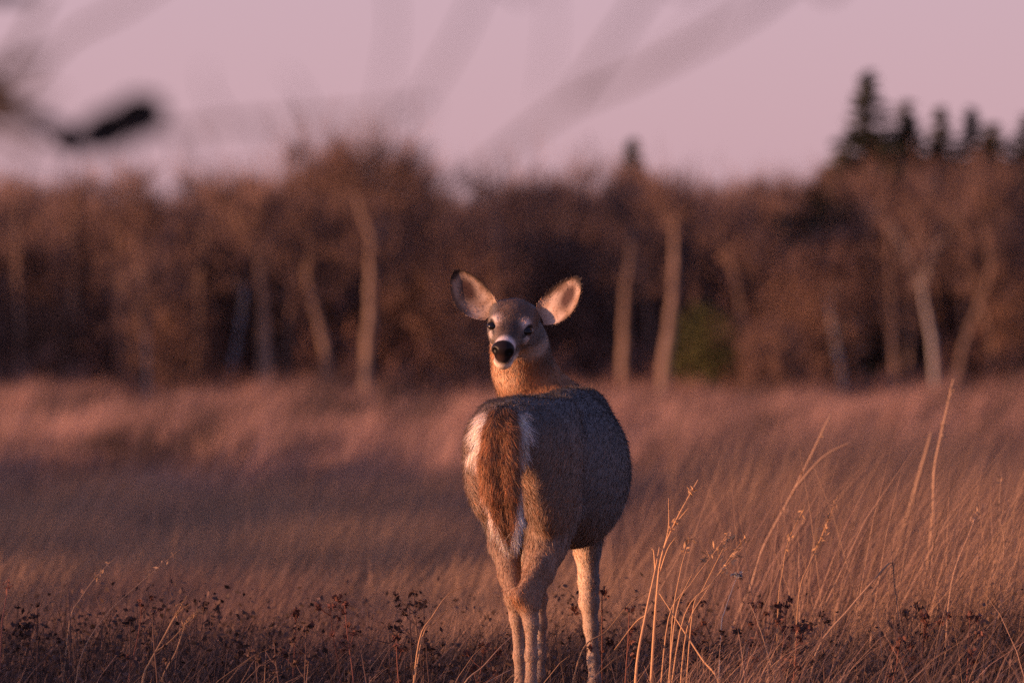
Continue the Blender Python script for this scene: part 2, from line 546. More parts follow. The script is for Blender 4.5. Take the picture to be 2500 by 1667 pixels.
def spruce_meshes(seed):
    gt = Geo(); gc = Geo()
    H = 6.0
    gt.tube(np.array([[0, 0, 0], [0.02, 0, 3], [0, 0.02, H]]), [0.12, 0.07, 0.01], 7, np.array([0.1, 0.07, 0.05]))
    z = 0.5
    while z < H:
        t = z / H
        R = 1.6 * (1 - t) ** 1.12 + 0.04
        nb = max(6, int(11 * (1 - t)) + 5)
        a0 = RNG.random() * 6.28
        for k in range(nb):
            a = a0 + k * 6.283 / nb + RNG.normal() * 0.2
            r = R * RNG.uniform(0.7, 1.1)
            d = np.array([math.cos(a), math.sin(a), 0])
            q = np.array([0, 0, z + RNG.normal() * 0.06])
            tipz = -0.22 * r + 0.25 * t * r
            pts = np.array([q, q + d * r * 0.5 + [0, 0, tipz * 0.7], q + d * r + [0, 0, tipz * 0.6]])
            gc.tube(pts, [0.02, 0.014, 0.006], 3, np.array([0.07, 0.05, 0.035]))
            m = int(20 + 56 * r)
            f = RNG.random(m) ** 0.7
            p = q[None, :] + d[None, :] * (r * f)[:, None] + np.stack([0 * f, 0 * f, tipz * f * 0.8], 1) + RNG.normal(size=(m, 3)) * (0.015 + 0.05 * (1 - t))
            V, Q, C = flakes(p, RNG.uniform(0.08, 0.19, m) * (0.38 + 0.8 * (1 - t)), np.array([[0.042, 0.044, 0.028]]) * RNG.uniform(0.5, 1.5, (m, 1)), 0.35)
            gc.add(V, Q, None, C)
        z += 0.145 + 0.04 * RNG.random()
    return gt.mesh("spruce_trunk_%d" % seed, True), gc.mesh("spruce_crown_%d" % seed), True


def build_spruces():
    sh = [spruce_meshes(0), spruce_meshes(1), spruce_meshes(2)]
    rows = [(1545, 338, 214, 0, 0.92, "lone narrow dark spruce tip above the wood"),
            (2118, 185, 207, 1, 1.0, "tallest dark spruce of the group above the wood"),
            (2212, 250, 208, 2, 1.0, "dark spruce close beside the tallest one"),
            (2296, 262, 209, 0, 0.9, "narrow dark spruce in the middle of the spruce group"),
            (2370, 272, 208, 1, 0.9, "slim pointed spruce in front of a broad round-topped one"),
            (2422, 305, 211, 2, 1.25, "broad blunt spruce behind a slim pointed one"),
            (2512, 280, 208, 0, 1.2, "dark spruce ending the spruce group"),
            (2062, 345, 205, 2, 0.9, "low spruce with ragged side boughs under the tallest one")]
    for i, (u, v, D, k, wide, lab) in enumerate(rows):
        t = W(u, v + 4, D)
        zb = float(terrain(t[0], D)) - 0.05
        e = put_tree("spruce_tree", lab, (t[0], D, zb), sh[k], "dark spruces", i * 1.3, 1.0)
        s = (t[2] - zb) / 6.0
        e.scale = (s * wide * 2.15, s * wide * 2.15, s)


def build_bushes():
    def bush(label, u, v, D, rx, rz, n, col, leaf, cat="bush", name="bush"):
        c = W(u, v, D)
        zb = float(terrain(c[0], D)) - 0.03
        e = thing(name, label, cat, (c[0], D, zb))
        H = c[2] - zb + rz
        g = Geo()
        for k in range(9):
            a = k * 0.7
            d = np.array([math.cos(a) * rx * 0.7, math.sin(a) * rx * 0.7, H * RNG.uniform(0.6, 0.95)])
            f = np.linspace(0, 1, 5)[:, None]
            g.tube(f * d * np.array([1, 1, 1.0]) + np.array([0, 0, 0]) + (f ** 2) * np.array([0.1, 0, 0]), np.linspace(0.035, 0.01, 5), 5, np.array([0.16, 0.1, 0.07]))
        obj("stem", g.mesh("bush_stem", True), M_bark, e)
        g = Geo()
        d = RNG.normal(size=(n, 3)); d /= np.linalg.norm(d, axis=1)[:, None]
        lump = 0.75 + 0.5 * fbm(d[:, 0] * 2 + u, d[:, 2] * 2 + d[:, 1] * 2, 2)
        p = d * (RNG.random(n) ** 0.4 * lump)[:, None] * np.array([rx, rx, H * 0.52]) + np.array([0, 0, H * 0.5])
        p[:, 2] = np.maximum(p[:, 2], 0.03)
        if leaf:
            V, Q, C = flakes(p, RNG.uniform(0.04, 0.10, n), col[None, :] * RNG.uniform(0.5, 1.5, (n, 1)), 0.5)
            g.add(V, Q, None, C)
        else:
            twig_cloud(g, p, np.full(n, 0.1), n, col, 0.5, 0.016)
        obj("foliage", g.mesh("bush_foliage"), M_spruce if leaf else M_twig, e)
    bush("olive green evergreen bush beside the curved birch trunk", 1715, 830, 201, 1.15, 1.0, 2600, np.array([0.075, 0.075, 0.022]), True)
    bush("small dull green bush between olive bush and twiggy thicket", 1830, 870, 202, 0.8, 0.6, 1200, np.array([0.07, 0.055, 0.028]), True)
    T2 = np.array([0.25, 0.145, 0.10])
    bush("large tawny twiggy thicket glowing beside the bluish hollow", 2000, 720, 202, 1.7, 1.8, 5000, T2, False)
    bush("round reddish brown twiggy shrub under the small leaning trunk", 1880, 850, 199, 0.9, 0.8, 1800, T2 * 0.8, False)
    bush("rusty twiggy shrub at the foot of the spruce group", 2180, 620, 203, 1.6, 1.6, 3600, T2 * 0.9, False)
    bush("brown twiggy shrub at the foot of the slanting trunk", 2470, 700, 202, 1.3, 2.0, 3400, T2 * 0.8, False)
    bush("dense brown shrub behind the deer's head", 1160, 730, 202, 1.6, 2.1, 4600, T2 * 1.0, False)
    bush("reddish shrub between straight and elbowed trunks", 700, 640, 205, 1.3, 1.6, 3000, T2 * 0.85, False)
    bush("low russet shrub in the dark end of the wood", 400, 790, 202, 1.5, 1.2, 3000, T2 * 0.8, False)
    bush("faint russet shrub beside the dim brown trunk", 130, 790, 203, 1.3, 1.3, 2600, T2 * 0.6, False)


build_front_trees()
build_wood()
build_spruces()
build_bushes()


# ------------------------------------------------------------------ unseen shrubs and spruces added on the left for their shade
def build_shade_trees():
    # added row of unseen shrubs, its height set to shade the low meadow
    sh = []
    for k in range(3):
        g = Geo()
        for q in range(7):
            d = np.array([math.cos(q * 0.9) * 0.9, math.sin(q * 0.9) * 0.9, RNG.uniform(2.4, 3.2)])
            f = np.linspace(0, 1, 5)[:, None]
            g.tube(f * d + f ** 2 * np.array([0.2, 0, 0]), np.linspace(0.05, 0.015, 5), 5, np.array([0.12, 0.08, 0.06]))
        st = g.mesh("shade_shrub_stem", True)
        n = 1500
        d = RNG.normal(size=(n, 3)); d /= np.linalg.norm(d, axis=1)[:, None]
        lump = 0.72 + 0.5 * fbm(d[:, 0] * 2 + k * 7, d[:, 2] * 2 + d[:, 1] * 2, 2)
        p = d * (RNG.random(n) ** 0.35 * lump)[:, None] * np.array([1.9, 1.9, 1.95]) + np.array([0, 0, 1.9])
        p[:, 2] = np.maximum(p[:, 2], 0.05)
        V, Q, C = flakes(p, RNG.uniform(0.10, 0.24, n), np.array([[0.07, 0.055, 0.03]]) * RNG.uniform(0.5, 1.5, (n, 1)), 0.6)
        g = Geo(); g.add(V, Q, None, C)
        sh.append((st, g.mesh("shade_shrub_leaves")))
    y = -4.0; k = 0
    while y < 56:
        x = -26 + RNG.normal() * 0.5
        h = 3.45 + RNG.normal() * (0.2 + 0.5 * sstep(16, 24, y)) + 0.55 * sstep(17, 26, y) - 0.9 * sstep(46, 56, y)
        if abs(y - 12.3) < 2.6: h = 3.30
        z = float(terrain(x, y)) - 0.05
        e = thing("shade_shrub", "unseen leafy shrub added left of the meadow to shade it", "shrub", (x, y, z), "added shade shrubs")
        e.rotation_euler = (0, 0, k * 1.3); e.scale = (1.05, 1.05, h / 3.75)
        obj("stem", sh[k % 3][0], M_bark, e); obj("foliage", sh[k % 3][1], M_spruce, e)
        y += 2.5; k += 1
    sp = [spruce_meshes(5), spruce_meshes(6)]
    for (x, y, h) in ((-33, 192, 7.5), (-34, 196, 8), (-24, 203, 7), (-30, 199, 7.5), (-27, 205, 6.5), (-26, 210, 7), (-27, 215, 7)):  # unseen spruces carrying the wood on leftwards, added to shade its left end
        z = float(terrain(x, y)) - 0.05
        e = put_tree("shade_spruce", "unseen dark spruce added left of the wood to shade it", (x, y, z), sp[k % 2], "added shade spruces", k * 1.7, h / 6.0); k += 1
        e.scale = (h / 3.6, h / 3.6, h / 6.0)


build_shade_trees()


# ------------------------------------------------------------------ meadow
STRAW = np.array([0.35, 0.212, 0.128])
BLUESTEM = np.array([0.30, 0.175, 0.13])
MAUVE = np.array([0.115, 0.075, 0.066])
DARKW = np.array([0.055, 0.038, 0.033])


def mixcol(w_, a, b):
    return a[None, :] * (1 - w_[:, None]) + b[None, :] * w_[:, None]


def scatter(n, y0, y1, margin, power=1.0):
    """places inside the wedge of the meadow that can be seen, with a margin either side"""
    y = y0 + (y1 - y0) * RNG.random(n) ** power
    x = (RNG.random(n) * 2 - 1) * (y * 0.072 + margin)
    return x, y


def build_meadow():
    # far and middle meadow: scattered tall clumps of tawny grass leaning with the wind ...
    m = 1080
    yc = np.where(RNG.random(m) < 0.5, RNG.uniform(30, 200, m), 30 + 80 * RNG.random(m) ** 1.2)
    xc = (RNG.random(m) * 2 - 1) * (yc * 0.076 + 3.5)
    th = RNG.uniform(0.42, 1.0, m) * (0.55 + 0.45 * sstep(32, 80, yc)) * np.where((yc > 140) & (RNG.random(m) < 0.35), 1.3, 1.0)
    tr = RNG.uniform(0.18, 0.55, m) * (0.5 + yc / 130)
    tc = mixcol(RNG.random(m) ** 1.5 * 0.6, BLUESTEM * 1.25, MAUVE) * RNG.uniform(0.8, 1.25, (m, 1))
    tc = np.where((RNG.random(m) < 0.3)[:, None], np.array([[0.065, 0.042, 0.036]]) * RNG.uniform(0.7, 1.4, (m, 1)), tc)
    near = sstep(55, 30, yc) * 0.7
    tc = tc * (1 - near[:, None]) + near[:, None] * STRAW[None, :] * 0.95 * RNG.uniform(0.75, 1.2, (m, 1))
    tl = np.stack([0.48 + RNG.normal(size=m) * 0.16, RNG.normal(size=m) * 0.12], 1)
    n = 175000
    k = RNG.integers(0, m, n)
    off = RNG.normal(size=(n, 2)) * tr[k][:, None] * 0.6
    x = xc[k] + off[:, 0]; y = yc[k] + off[:, 1]
    h = th[k] * RNG.uniform(0.55, 1.15, n) * np.exp(-np.sum(off ** 2, 1) / (tr[k] * 1.5) ** 2)
    wd = 0.003 + 0.00014 * y
    c = tc[k] * RNG.uniform(0.7, 1.35, (n, 1))
    lean = tl[k] + off * 0.5 + RNG.normal(size=(n, 2)) * 0.12
    base = np.stack([x, y, terrain(x, y) - 0.02], 1)
    V, Q, T, C = blades(base, h, lean, wd, c, 3)
    # ... above lower, darker grass with bald hollows
    n = 178000
    y2 = np.where(RNG.random(n) < 0.5, RNG.uniform(32, 200, n), 32 + 60 * RNG.random(n) ** 1.4)
    x2 = (RNG.random(n) * 2 - 1) * (y2 * 0.076 + 3.5)
    hol = fbm(x2 / 1.6 + 11, y2 / 5.0, 3)
    c2 = mixcol(np.clip(sstep(0.38, 0.62, fbm(x2 / 2.2 + 50, y2 / 7.0, 3)) + RNG.normal(size=n) * 0.15, 0, 1), MAUVE * 0.75, BLUESTEM * 0.62) * RNG.uniform(0.65, 1.35, (n, 1))
    h2 = (0.07 + 0.26 * sstep(0.36, 0.66, hol)) * RNG.uniform(0.6, 1.2, n) * (0.7 + 0.5 * sstep(40, 120, y2))
    lean = np.stack([0.42 + RNG.normal(size=n) * 0.25, RNG.normal(size=n) * 0.25], 1)
    V2, Q2, T2, C2 = blades(np.stack([x2, y2, terrain(x2, y2) - 0.02], 1), h2, lean, 0.004 + 0.00016 * y2, c2, 3)
    g = Geo(); g.add(V, Q, T, C); g.add(V2, Q2, T2, C2)
    o = obj("tall_meadow_grass", g.mesh("tall_meadow_grass"), M_grass)
    tag(o, "tall tawny meadow grass leaning with the wind up to the wood", "grass", kind="stuff")

    # nearer, finer straw-coloured grass behind and around the deer
    n = 150000
    x, y = scatter(n, 21.5, 48, 2.2, 1.6)
    tx = fbm(x / 0.5 + 3, y / 1.1, 2)
    keep = RNG.random(n) < 0.3 + 0.9 * sstep(0.35, 0.65, tx)
    x, y, tx = x[keep], y[keep], tx[keep]
    n = len(x)
    right = sstep(-0.1, 0.6, x / (y * 0.072))
    h = 0.16 + 0.20 * sstep(0.3, 0.7, tx) * (0.7 + 0.9 * right) + 0.14 * RNG.random(n) * (0.6 + right)
    h *= 0.75 + 0.4 * sstep(23, 34, y)
    tall = (RNG.random(n) < 0.26 * sstep(0.05, 0.5, x / (y * 0.072)))
    h = np.where(tall, RNG.uniform(0.45, 0.85, n), h)
    patch = fbm(x / 1.3 + 20, y / 3.0, 3)
    c = mixcol(sstep(0.4, 0.65, patch), STRAW * 0.9, BLUESTEM * 0.6)
    c *= RNG.uniform(0.6, 1.4, (n, 1))
    lean = np.stack([0.42 + RNG.normal(size=n) * 0.3, RNG.normal(size=n) * 0.3], 1)
    base = np.stack([x, y, terrain(x, y) - 0.01], 1)
    V, Q, T, C = blades(base, h, lean, RNG.uniform(0.002, 0.005, n), c, 3)
    o = obj("straw_grass", make_mesh("straw_grass", V, Q, T, C), M_grass)
    tag(o, "fine straw coloured grass in the field right behind the deer", "grass", kind="stuff")

    # dark low weeds and leaf litter around the deer's legs
    n = 26000
    x, y = scatter(n, 15.0, 24.0, 0.9)
    tx = fbm(x / 0.25 + 7, y / 0.5, 2)
    h = 0.10 + 0.16 * sstep(0.3, 0.75, tx) + 0.10 * RNG.random(n)
    h *= 1 - 0.35 * sstep(21.5, 24, y)
    h *= 0.42 + 0.58 * sstep(19.6, 20.9, y + (fbm(x / 0.3, y / 0.4, 2) - 0.5) * 1.2)
    h *= RNG.uniform(0.6, 1.25, n)
    c = mixcol(RNG.random(n), DARKW, np.array([0.11, 0.066, 0.05])) * RNG.uniform(0.6, 1.3, (n, 1))
    lean = np.stack([0.1 + RNG.normal(size=n) * 0.3, RNG.normal(size=n) * 0.3], 1)
    base = np.stack([x, y, terrain(x, y) - 0.01], 1)
    V, Q, T, C = blades(base, h, lean, RNG.uniform(0.0025, 0.006, n), c, 3)
    m = 60000
    k = RNG.integers(0, n, m)
    f = RNG.random(m) ** 0.6
    p = base[k].copy()
    p[:, :2] += lean[k] * (h[k] * (0.35 * f + 0.65 * f * f))[:, None]
    p[:, 2] += h[k] * f
    p += RNG.normal(size=(m, 3)) * 0.012
    V2, Q2, C2 = flakes(p, RNG.uniform(0.004, 0.013, m), c[k] * RNG.uniform(0.6, 1.3, (m, 1)), 0.55)
    g = Geo(); g.add(V, Q, T, C); g.add(V2, Q2, None, C2)
    o = obj("weed_cover", g.mesh("weed_cover"), M_weed)
    tag(o, "dark low withered weeds covering the ground around the deer's legs", "weeds", kind="stuff")
    # pale blades between the weeds
    n = 5200
    x, y = scatter(n, 17.0, 25.0, 0.8)
    m = 520
    x[:m] = 0.55 + RNG.normal(size=m) * 0.13; y[:m] = RNG.uniform(19.0, 20.4, m)
    keep = RNG.random(n) < 0.35 + 0.65 * sstep(0.0, 0.6, x / (y * 0.072)); x, y = x[keep], y[keep]; n = len(x)
    h = RNG.uniform(0.2, 0.42, n) * (0.8 + 0.45 * sstep(0.2, 0.9, x / (y * 0.072)))
    c = mixcol(RNG.random(n), STRAW, BLUESTEM) * RNG.uniform(0.5, 1.2, (n, 1))
    lean = np.stack([0.4 + RNG.normal(size=n) * 0.35, RNG.normal(size=n) * 0.35], 1)
    V, Q, T, C = blades(np.stack([x, y, terrain(x, y) - 0.01], 1), h, lean, RNG.uniform(0.002, 0.004, n), c, 4, droop=0.15)
    o = obj("blade_grass", make_mesh("blade_grass", V, Q, T, C), M_grass)
    tag(o, "thin pale grass blades sticking out of the dark weeds", "grass", kind="stuff")


build_meadow()


def curve_pts(pts, n=14):
    pts = np.asarray(pts, float)
    m = len(pts)
    P = np.vstack([2 * pts[0] - pts[1], pts, 2 * pts[-1] - pts[-2]])
    outp = []
    for t in np.linspace(0, m - 1 - 1e-6, n):
        i = int(t); f = t - i
        a, b, c, d = P[i], P[i + 1], P[i + 2], P[i + 3]
        outp.append(0.5 * ((2 * b) + (-a + c) * f + (2 * a - 5 * b + 4 * c - d) * f * f + (-a + 3 * b - 3 * c + d) * f ** 3))
    return np.array(outp)


def build_stalks():
    gold = np.array([0.62, 0.36, 0.18])
    tan = np.array([0.46, 0.29, 0.18])
    red = np.array([0.24, 0.10, 0.07])
    dark = np.array([0.10, 0.06, 0.05])

    def stalk(label, y, path, wpx, col=gold, head=0, side=None, tip=None, spread=0.15, name="grass_stalk", group=None):
        pts = [W(u, v, y + spread * k / len(path)) for k, (u, v) in enumerate(path)]
        # carry the stalk down into the ground
        d = pts[0] - pts[1]
        z0 = float(terrain(pts[0][0], y)) - 0.02
        if pts[0][2] > z0 + 0.03:
            dn = np.array([d[0] * 0.4, d[1], min(d[2], -0.02)]); dn /= np.linalg.norm(dn)
            dn = dn * np.array([0.5, 0.5, 1]); dn[2] = -max(0.6, abs(dn[2]))
            L = (pts[0][2] - z0) / -dn[2]
            pts.insert(0, pts[0] + dn * L)
        c = curve_pts(pts, 20)
        b = c[0].copy()
        r = wpx * y / PX * 0.5
        e = thing(name, label, "grass", b, group)
        g = Geo()
        g.tube(c - b, np.linspace(r, r * 0.3, len(c)), 5, col)
        obj("stem", g.mesh("stem", True), M_grass, e)
        if head or side:
            g = Geo()
            for k in range(head):
                t = RNG.uniform(0.72, 1.0); q = c[min(int(t * 19), 19)] - b
                V, Q, C = flakes(q[None, :] + RNG.normal(size=(3, 3)) * 0.006, RNG.uniform(0.006, 0.014, 3), np.repeat((col * RNG.uniform(0.6, 1.2))[None, :], 3, 0), 0.3)
                g.add(V, Q, None, C)
            if head:
                tag(obj("seed_head", g.mesh("seed_head"), M_grass, e), kind="stuff")
            for sp in side or []:
                g = Geo()
                s = curve_pts([W(u, v, y + spread * 0.6) - b for u, v in sp], 9)
                g.tube(s, np.linspace(r * 0.6, r * 0.15, 9), 4, col)
                obj("side_shoot", g.mesh("side_shoot"), M_grass, e)
        return e

    Y = 19.45
    stalk("bright straw stalk, shorter one of the pair right of the deer", Y, [(1554, 1630), (1576, 1502), (1600, 1390), (1610, 1335)], 9, gold, 0, [[(1600, 1390), (1596, 1345), (1590, 1340)], [(1576, 1502), (1550, 1520), (1500, 1585)]])
    stalk("tall bright straw stalk curving over with a feathery top, right of the deer", Y + .05, [(1590, 1660), (1603, 1460), (1616, 1355), (1652, 1267), (1704, 1171)], 9, gold, 10, [[(1616, 1355), (1632, 1290), (1632, 1215)], [(1640, 1290), (1668, 1255), (1682, 1238)], [(1610, 1400), (1630, 1340), (1650, 1310)]])
    e = stalk("snapped golden straw slanting down from the tall bright stalk", Y, [(1754, 1664), (1715, 1609), (1660, 1525), (1610, 1448)], 7, gold)
    fan = [[(1650, 1500), (1690, 1420), (1735, 1360), (1786, 1290)], [(1675, 1545), (1720, 1450), (1760, 1395), (1820, 1330)], [(1668, 1510), (1740, 1420), (1790, 1350), (1826, 1302)],
           [(1640, 1530), (1660, 1400), (1676, 1340), (1690, 1290)], [(1630, 1520), (1670, 1440), (1700, 1385), (1740, 1340)], [(1690, 1500), (1715, 1440), (1770, 1330), (1782, 1310)]]
    for k, p in enumerate(fan):
        stalk("thin golden grass stem in the fan beside the bright straw stalks", Y + .08 * k, p, 4, gold * 0.95, 6, group="fan of golden stems")
    stalk("long soft straw stalk leaning right with one arching side shoot", 23.2, [(1764, 1655), (1788, 1536), (1832, 1438), (1862, 1340), (1940, 1193), (2028, 1012)], 13, tan, 12, [[(1940, 1193), (2010, 1115), (2085, 1075)]])
    stalk("long upright reed reaching over the meadow edge", 23.8, [(2219, 1655), (2253, 1462), (2278, 1267), (2282, 1145), (2305, 1030), (2328, 925)], 13, tan, 10)
    stalk("broad soft out-of-focus straw blade in the tall grass", 25.5, [(2140, 1640), (2160, 1511), (2199, 1330), (2253, 1135), (2275, 1055)], 24, tan * 0.8)
    stalk("broken stalk with its tip folded sharply down", 20.6, [(1994, 1588), (2072, 1487), (2130, 1420), (2176, 1372), (2183, 1420), (2199, 1545)], 7, tan)
    stalk("short bent stem drooping into the weeds right of the snapped straw", 20.2, [(1891, 1664), (1867, 1570), (1845, 1505), (1830, 1472)], 6, tan * 0.9)
    e = stalk("slender stem topped by a small white seed tuft", 20.3, [(1760, 1540), (1769, 1492), (1785, 1445), (1801, 1402)], 4, np.array([0.4, 0.36, 0.34]))
    g = Geo()
    b = np.array(e.location)
    V, Q, C = flakes(W(1801, 1402, 20.42)[None, :] - b + RNG.normal(size=(40, 3)) * np.array([0.009, 0.006, 0.004]), RNG.uniform(0.004, 0.009, 40), np.full((40, 3), 0.28), 0.4)
    g.add(V, Q, None, C)
    tag(obj("seed_tuft", g.mesh("seed_tuft"), M_grass, e), kind="stuff")
    stalk("wavy pale stem rising between the long soft stalk and the reed", 20.9, [(1900, 1480), (1911, 1394), (1925, 1320), (1967, 1232)], 5, gold * 0.85, 6)
    stalk("straight golden stem with a narrow plume among blurred straw", 20.9, [(1950, 1460), (1975, 1380), (1998, 1330), (2046, 1208)], 5, gold * 0.85, 12, [[(1985, 1350), (2005, 1310), (2015, 1275)]])
    stalk("slim straw stem beyond the long reed", 21.4, [(2320, 1440), (2365, 1306), (2385, 1260), (2402, 1230)], 5, tan, 6)
    stalk("tall brown straw stem with upright side shoot near the meadow's end", 21.8, [(2440, 1450), (2452, 1330), (2440, 1250), (2445, 1150)], 5, tan * 0.85, 5, [[(2450, 1320), (2470, 1322), (2474, 1320)]])
    for k, p in enumerate([[(2080, 1640), (2110, 1500), (2150, 1400), (2210, 1290)], [(1960, 1560), (2010, 1440), (2060, 1340), (2100, 1220)], [(2380, 1560), (2420, 1400), (2470, 1260), (2510, 1140)], [(2290, 1600), (2310, 1420), (2370, 1260), (2440, 1120)], [(2000, 1500), (2050, 1360), (2120, 1230), (2160, 1140)], [(1850, 1560), (1900, 1400), (1960, 1290), (2040, 1180)]]):
        stalk("soft brown straw blade in the wind-leaned tall grass", 26 + k * 1.3, p, 11, tan * 0.75, 8, group="soft straw blades")
    # left of the deer
    stalk("stout orange straw stem leaning right amid low dark weeds", 20.0, [(350, 1655), (367, 1614), (416, 1526), (457, 1453)], 8, gold * 0.8, 5, [[(400, 1555), (430, 1500), (470, 1470)], [(380, 1590), (420, 1560), (490, 1480)]])
    stalk("second orange straw stem with bristly top amid low dark weeds", 20.3, [(395, 1660), (430, 1590), (455, 1520), (486, 1490)], 6, gold * 0.75, 12)
    stalk("very long thin arching grass stem sweeping right over the weeds", 20.4, [(196, 1610), (254, 1507), (342, 1423), (440, 1340)], 4, tan * 0.9, 4)
    stalk("thin pale grass stem arching beside the very long one", 21.0, [(170, 1520), (196, 1462), (235, 1408), (288, 1355)], 4, tan * 0.85, 4)
    stalk("straight dark brown weed stem standing above the orange straw", 20.2, [(380, 1600), (398, 1520), (408, 1470), (418, 1385)], 4, dark)
    stalk("dark crooked weed stem among pale arching grass", 20.4, [(172, 1560), (170, 1470), (166, 1430), (155, 1385)], 4, dark)
    stalk("reddish weed stem at the shadowed end of the meadow", 20.4, [(4, 1540), (10, 1490), (18, 1440), (22, 1408)], 5, red, 6)
    stalk("thin golden stem arching up to the deer's hind leg", 19.85, [(1022, 1570), (1057, 1502), (1095, 1450), (1148, 1426)], 4.5, gold * 0.9)
    stalk("short golden stem under the one arching to the hind leg", 19.9, [(1030, 1560), (1060, 1520), (1090, 1490), (1120, 1456)], 4, gold * 0.8)
    stalk("straw blade slanting up against the deer's left hind shin", 19.6, [(1130, 1675), (1180, 1625), (1220, 1580), (1250, 1552)], 5, tan)
    stalk("lower straw blade slanting up to the deer's left hind shin", 19.62, [(1160, 1690), (1190, 1665), (1225, 1645), (1256, 1630)], 5, tan * 0.9)
    stalk("golden blade bowing right from the deer's front leg", 20.3, [(1420, 1590), (1480, 1540), (1540, 1470), (1604, 1432)], 5, gold * 0.85)

    # weeds with dark seed heads
    def weed(label, u, v, y, lean=0, n=6, col=dark, size=0.010, group=None):
        top = W(u, v, y)
        b = np.array([top[0] - lean, y, float(terrain(top[0], y)) - 0.02])
        e = thing("seedhead_weed", label, "weed", b, group)
        g = Geo(); t = top - b
        c = curve_pts([np.zeros(3), t * 0.4 + np.array([-lean * 0.2, 0, 0.0]), t * 0.75, t], 10)
        g.tube(c, np.linspace(0.0028, 0.0014, 10), 5, col)
        hd = Geo()
        def head(q):
            V, Q, C = flakes(q[None, :] + RNG.normal(size=(14, 3)) * size * 0.55, RNG.uniform(0.5, 1.1, 14) * size, np.repeat(col[None, :] * 0.8, 14, 0) * RNG.uniform(0.6, 1.2, (14, 1)), 0.6)
            hd.add(V, Q, None, C)
        head(t)
        for k in range(n):
            q = c[RNG.integers(4, 9)]
            e2 = q + np.array([RNG.normal() * 0.03, RNG.normal() * 0.03, RNG.uniform(0.015, 0.05)])
            g.tube(np.array([q, (q + e2) / 2 + [0, 0, -0.004], e2]), [0.0015, 0.0012, 0.001], 4, col)
            head(e2)
        obj("stem", g.mesh("weed_stem", True), M_weed, e)
        tag(obj("seed_head", hd.mesh("weed_head"), M_weed, e), kind="stuff")

    weed("dark weed with stacked knobbly seed heads left of the orange straw", 318, 1512, 20.0, 0.0, 5)
    weed("tall weed with a drooping dark head near the deer's hind leg", 1010, 1445, 20.4, -0.03, 4, dark, 0.011)
    weed("reddish weed with a tufted top left of the deer", 842, 1475, 20.2, -0.03, 5, red, 0.009)
    weed("two-headed dark weed close to the deer's hind leg", 1035, 1475, 20.1, 0.0, 3, dark, 0.010)
    weed("dark leafy weed just right of the deer's front leg", 1470, 1440, 20.5, 0.0, 6, red * 0.8, 0.010)
    lab = "low dark weed with small seed heads in the ground cover"
    for k in range(46):
        u = RNG.uniform(20, 2480); v = RNG.uniform(1470, 1600)
        if 1230 < u < 1480: continue
        weed(lab, u, v, RNG.uniform(19.3, 21.5), RNG.normal() * 0.02, RNG.integers(3, 7), [dark, dark, red * 0.7][k % 3], RNG.uniform(0.007, 0.011), "low seedhead weeds")


build_stalks()


# ------------------------------------------------------------------ deer
DO = np.array([0.05, 20.05, 0.0])


def surface_nets(F, org, hx):
    S = F < 0
    c = np.zeros(tuple(n - 1 for n in F.shape), np.int8)
    corners = [(i, j, k) for i in (0, 1) for j in (0, 1) for k in (0, 1)]
    nx, ny, nz = F.shape
    for i, j, k in corners:
        c += S[i:nx - 1 + i, j:ny - 1 + j, k:nz - 1 + k]
    act = (c > 0) & (c < 8)
    idx = np.argwhere(act)
    num = -np.ones(act.shape, np.int64)
    num[act] = np.arange(len(idx))
    acc = np.zeros((len(idx), 3)); cnt = np.zeros(len(idx))
    vals = {q: F[idx[:, 0] + q[0], idx[:, 1] + q[1], idx[:, 2] + q[2]] for q in corners}
    for a in corners:
        for ax in range(3):
            if a[ax] == 0:
                b = list(a); b[ax] = 1; b = tuple(b)
                fa, fb = vals[a], vals[b]
                m = (fa < 0) != (fb < 0)
                t = fa[m] / (fa[m] - fb[m])
                p = np.tile(np.array(a, float), (m.sum(), 1)); p[:, ax] = t
                acc[m] += p; cnt[m] += 1
    V = (idx + acc / cnt[:, None]) * hx + org
    quads = []
    for ax in range(3):
        o1, o2 = [(1, 2), (2, 0), (0, 1)][ax]
        sl0 = [slice(1, -1)] * 3; sl1 = [slice(1, -1)] * 3
        sl0[ax] = slice(0, -1); sl1[ax] = slice(1, None)
        s0 = S[tuple(sl0)]; s1 = S[tuple(sl1)]
        for flip in (False, True):
            m = (s0 & ~s1) if not flip else (~s0 & s1)
            e = np.argwhere(m)
            off = np.array([1, 1, 1]); off[ax] = 0
            e = e + off
            def cell(d1, d2):
                q = e.copy(); q[:, o1] -= d1; q[:, o2] -= d2
                return num[q[:, 0], q[:, 1], q[:, 2]]
            Q = np.stack([cell(1, 1), cell(0, 1), cell(0, 0), cell(1, 0)], 1)
            quads.append(Q if not flip else Q[:, ::-1])
    return V, np.vstack(quads)


